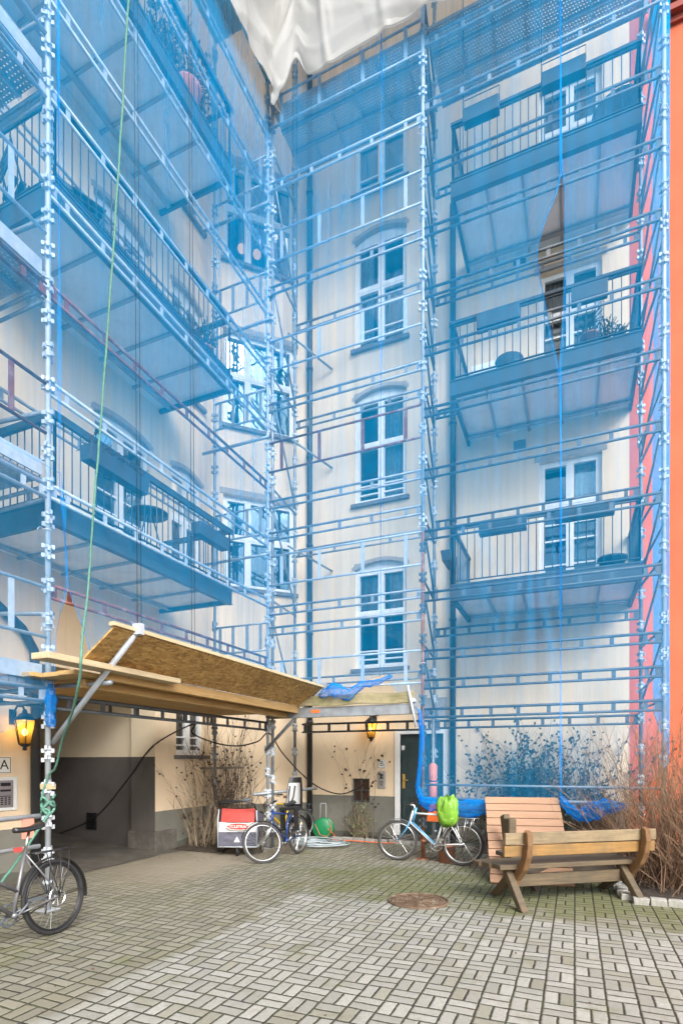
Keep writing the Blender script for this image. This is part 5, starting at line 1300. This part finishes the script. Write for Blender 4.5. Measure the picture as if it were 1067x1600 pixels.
for i, (y, lab) in enumerate(((6.6, 'bushy withered plant by the railing of the top left balcony, nearer the rope'), (7.3, 'bushy withered plant in the far corner of the top left balcony'))):
    t = thing('balcony_plant', lab, 'plant', (xA-.35, y, zA3))
    MB().lathe([(.12, 0), (.16, .3), (.17, .33), (.15, .33)], (0, 0, 0), 14).build('pot', M['terra'], t)
    m = MB(); rr_ = random.Random(i)
    for k in range(40): m.poly([(0, 0, .3), (rr_.uniform(-.12, .12), rr_.uniform(-.15, .15), .7), (rr_.uniform(-.3, .3), rr_.uniform(-.4, .4), rr_.uniform(.8, 1.5))], .006, 4)
    plant_leaves(m, (0, 0, 1.0), .42, 350, .04, rr_, (.8, 1, 1.1)); m.build('foliage', M['deadleaf'], t)
t = thing('wicker_basket', 'pinkish basket behind the bars of the top left balcony', 'basket', (xA-.25, 6.95, zA3)); MB().lathe([(.16, 0), (.22, .4), (.23, .42), (.20, .42)], (0, 0, 0), 16).build('basket', M['salmon'], t)
# ================================================================ shrubs
def shrub(name, label, cat, base, nst, nsub, h, spread, mat, seed, basew=.15, lean=(0, 0), thick=.009, curl=.3, leaf=None, nleaf=0, lsz=.03, flat=None, side=.5):
    rr_ = random.Random(seed); t = thing(name, label, cat, base); ms, mt, ml = MB(), MB(), MB()
    for i in range(nst):
        an = rr_.uniform(0, 2*math.pi); tilt = abs(rr_.gauss(0, 1))*spread; hh = h*rr_.uniform(.45, 1.05)*(1-.25*min(1, tilt)); b = Vector((rr_.gauss(0, basew), rr_.gauss(0, basew), 0))
        d = Vector((math.cos(an)*math.sin(tilt)+lean[0], math.sin(an)*math.sin(tilt)+lean[1], math.cos(min(tilt, 1.35))))
        if flat: b.y *= .3; d.y *= flat
        d.normalize(); pts = [b]; p = b.copy(); bend = Vector((rr_.gauss(0, curl), rr_.gauss(0, curl)*(flat or 1), rr_.gauss(-.05, curl*.5)))
        ns = 6
        for k in range(ns):
            dd = (d+bend*(k/ns)+Vector((rr_.gauss(0, .07), rr_.gauss(0, .07), rr_.gauss(0, .05)))).normalized(); p = p+dd*hh/ns
            if p.z < .02: p.z = .02
            pts.append(p.copy())
        r0 = thick*rr_.uniform(.6, 1.2); ms.poly(pts, [r0*(1-.8*k/ns) for k in range(ns+1)], 4, False)
        for j in range(nsub):
            k = rr_.randint(1, ns-1); q = pts[k].lerp(pts[k+1], rr_.random()); dr = (pts[k+1]-pts[k]).normalized()
            ang = Vector((rr_.gauss(0, side), rr_.gauss(0, side)*(flat or 1), rr_.gauss(.1, side*.6))); L = hh*rr_.uniform(.10, .32); tw = [q]
            for _ in range(3):
                q = q+(dr+ang+Vector((rr_.gauss(0, .15), rr_.gauss(0, .15)*(flat or 1), rr_.gauss(.03, .12)))).normalized()*L/3
                if q.z < .015: q.z = .015
                tw.append(q.copy())
            r1 = r0*.42; mt.poly(tw, [r1, r1*.8, r1*.6, r1*.35], 3, False)
            if leaf and rr_.random() < nleaf:
                for _ in range(rr_.randint(1, 3)):
                    a = Vector((rr_.uniform(-1, 1), rr_.uniform(-1, 1), rr_.uniform(-1.4, .3))).normalized()*lsz*rr_.uniform(.5, 1.2); bb_ = a.orthogonal().normalized()*lsz*.5; c = tw[rr_.randint(1, 3)]
                    ml.add([c, c+a*.5+bb_, c+a*1.1, c+a*.5-bb_], [(0, 1, 2, 3)])
    ms.add(mt.v, mt.f); ms.build('branches', M[mat], t)
    if leaf and ml.v: ml.build('leaves', M[leaf], t)
    return t
b1 = onZ(1020, 1392, 0); shrub('bare_shrub', 'large bare reddish shrub beside the coral wall, right of the bench', 'shrub', (1.28, 8.0, .05), 380, 10, 2.35, .55, 'twig', 3, .30, thick=.0065, curl=.35, side=.42)
shrub('bare_shrub', 'smaller bare reddish shrub filling the bed in front of the coral wall', 'shrub', (2.35, 8.9, .05), 170, 8, 1.9, .5, 'twig', 13, .4, thick=.0065, curl=.35, side=.42)
shrub('bare_shrub', 'low straggly bare shrub between the netting knot and the dark bench', 'shrub', (.55, 8.95, .03), 60, 8, 1.0, .7, 'twig', 17, .3, thick=.006, curl=.45, leaf='deadleaf', nleaf=.12)
shrub('leafy_shrub', 'dense bare bush with withered leaves in the corner behind the trailer', 'shrub', (-6.12, 8.95, .03), 62, 10, 2.35, .24, 'twig2', 5, .20, thick=.010, curl=.25, leaf='deadleaf', nleaf=.16, lsz=.05, side=.45)
shrub('bare_shrub', 'thin arching bare bush against the gateway corner', 'shrub', (-6.45, 8.45, .03), 34, 9, 1.75, .40, 'bark', 7, .12, thick=.008, curl=.55, leaf='deadleaf', nleaf=.10, lsz=.05)
MB().poly([(0, 0, 0), (.03, .02, .4), (.0, .05, .75)], [.055, .05, .035], 8).build('dead_stump', M['bark'], thing('tree_stump', 'pale broken stump among the stems of the gateway bush', 'stump', (-6.25, 8.6, 0)))
shrub('evergreen_shrub', 'dark leafy shrub behind the blue netting under the lowest back balcony', 'shrub', (-.75, 10.35, .03), 95, 20, 2.2, .50, 'twig2', 9, .45, thick=.008, curl=.3, leaf='dleaf', nleaf=.9, lsz=.062, flat=.45)
shrub('evergreen_shrub', 'sparser dark shrub behind the netting between the leafy one and the coral wall', 'shrub', (.25, 10.35, .03), 50, 14, 2.1, .40, 'twig2', 19, .3, thick=.007, curl=.3, leaf='dleaf', nleaf=.45, lsz=.055, flat=.4)
shrub('climbing_plant', 'thin climber with withered leaves on the cream wall round the small barred window', 'plant', (-4.05, 10.62, .03), 13, 7, 2.5, .20, 'twig2', 21, .16, thick=.004, curl=.35, leaf='deadleaf', nleaf=.45, lsz=.06, flat=.06)
shrub('leafy_shrub', 'small tangled bush with pale green leaves below the barred window', 'shrub', (-3.98, 10.48, .03), 48, 9, .72, .45, 'bark', 23, .13, thick=.007, curl=.5, leaf='ivy', nleaf=.22, lsz=.05, flat=.5)
# withered leaves and litter lying on the ground
m = MB(); rr_ = random.Random(5)
def litter(n, x0, x1, y0, y1, z=.012, s=.03):
    for _ in range(n):
        p = Vector((rr_.uniform(x0, x1), rr_.uniform(y0, y1), z+rr_.uniform(0, .05))); a = Vector((rr_.uniform(-1, 1), rr_.uniform(-1, 1), rr_.uniform(-.2, .3))).normalized()*s*rr_.uniform(.4, 1.1); b = Vector((-a.y, a.x, rr_.uniform(-.01, .01)))*.45
        m.add([p-a, p+b, p+a, p-b], [(0, 1, 2, 3)])
litter(900, .65, 3.5, 7.15, 10, .09); litter(260, -6.6, -5.7, 8.0, 9.2, .05); litter(120, -4.5, -2.7, 10.3, 10.7, .05); litter(110, -4.5, 2.5, 1.5, 9, .004, .018); litter(120, -6.4, -5, 7, 9, .006, .02)
tag(m.build('leaf_litter', M['deadleaf']), kind='stuff')

def tie_mesh():
    m = MB().torus((0, 0, 0), (1, 0, 0), (0, 1, .15), .043, .004, 16, 5); m.poly([(.043, 0, 0), (.08, -.03, .02), (.12, -.02, -.03)], .003, 4); return m
tie0 = None
for par, x, y, z0 in ((SA, XO, YL, 3.0), (SB, XO+.005, YO, 3.1), (SB, XM, YO, 3.2), (SB, XR, YO, 2.6)):
    z = z0
    while z < 13:
        if tie0 is None: tie0 = tie_mesh().build('net_tie', M['signwhite'], par); o_ = tie0
        else: o_ = tie0.copy(); sc.collection.objects.link(o_); o_.parent = par
        o_.location = Vector((x, y, z))-par.location; o_.rotation_euler = (0, 0, rnd.uniform(-2.6, -.6)); z += rnd.uniform(.9, 1.5)
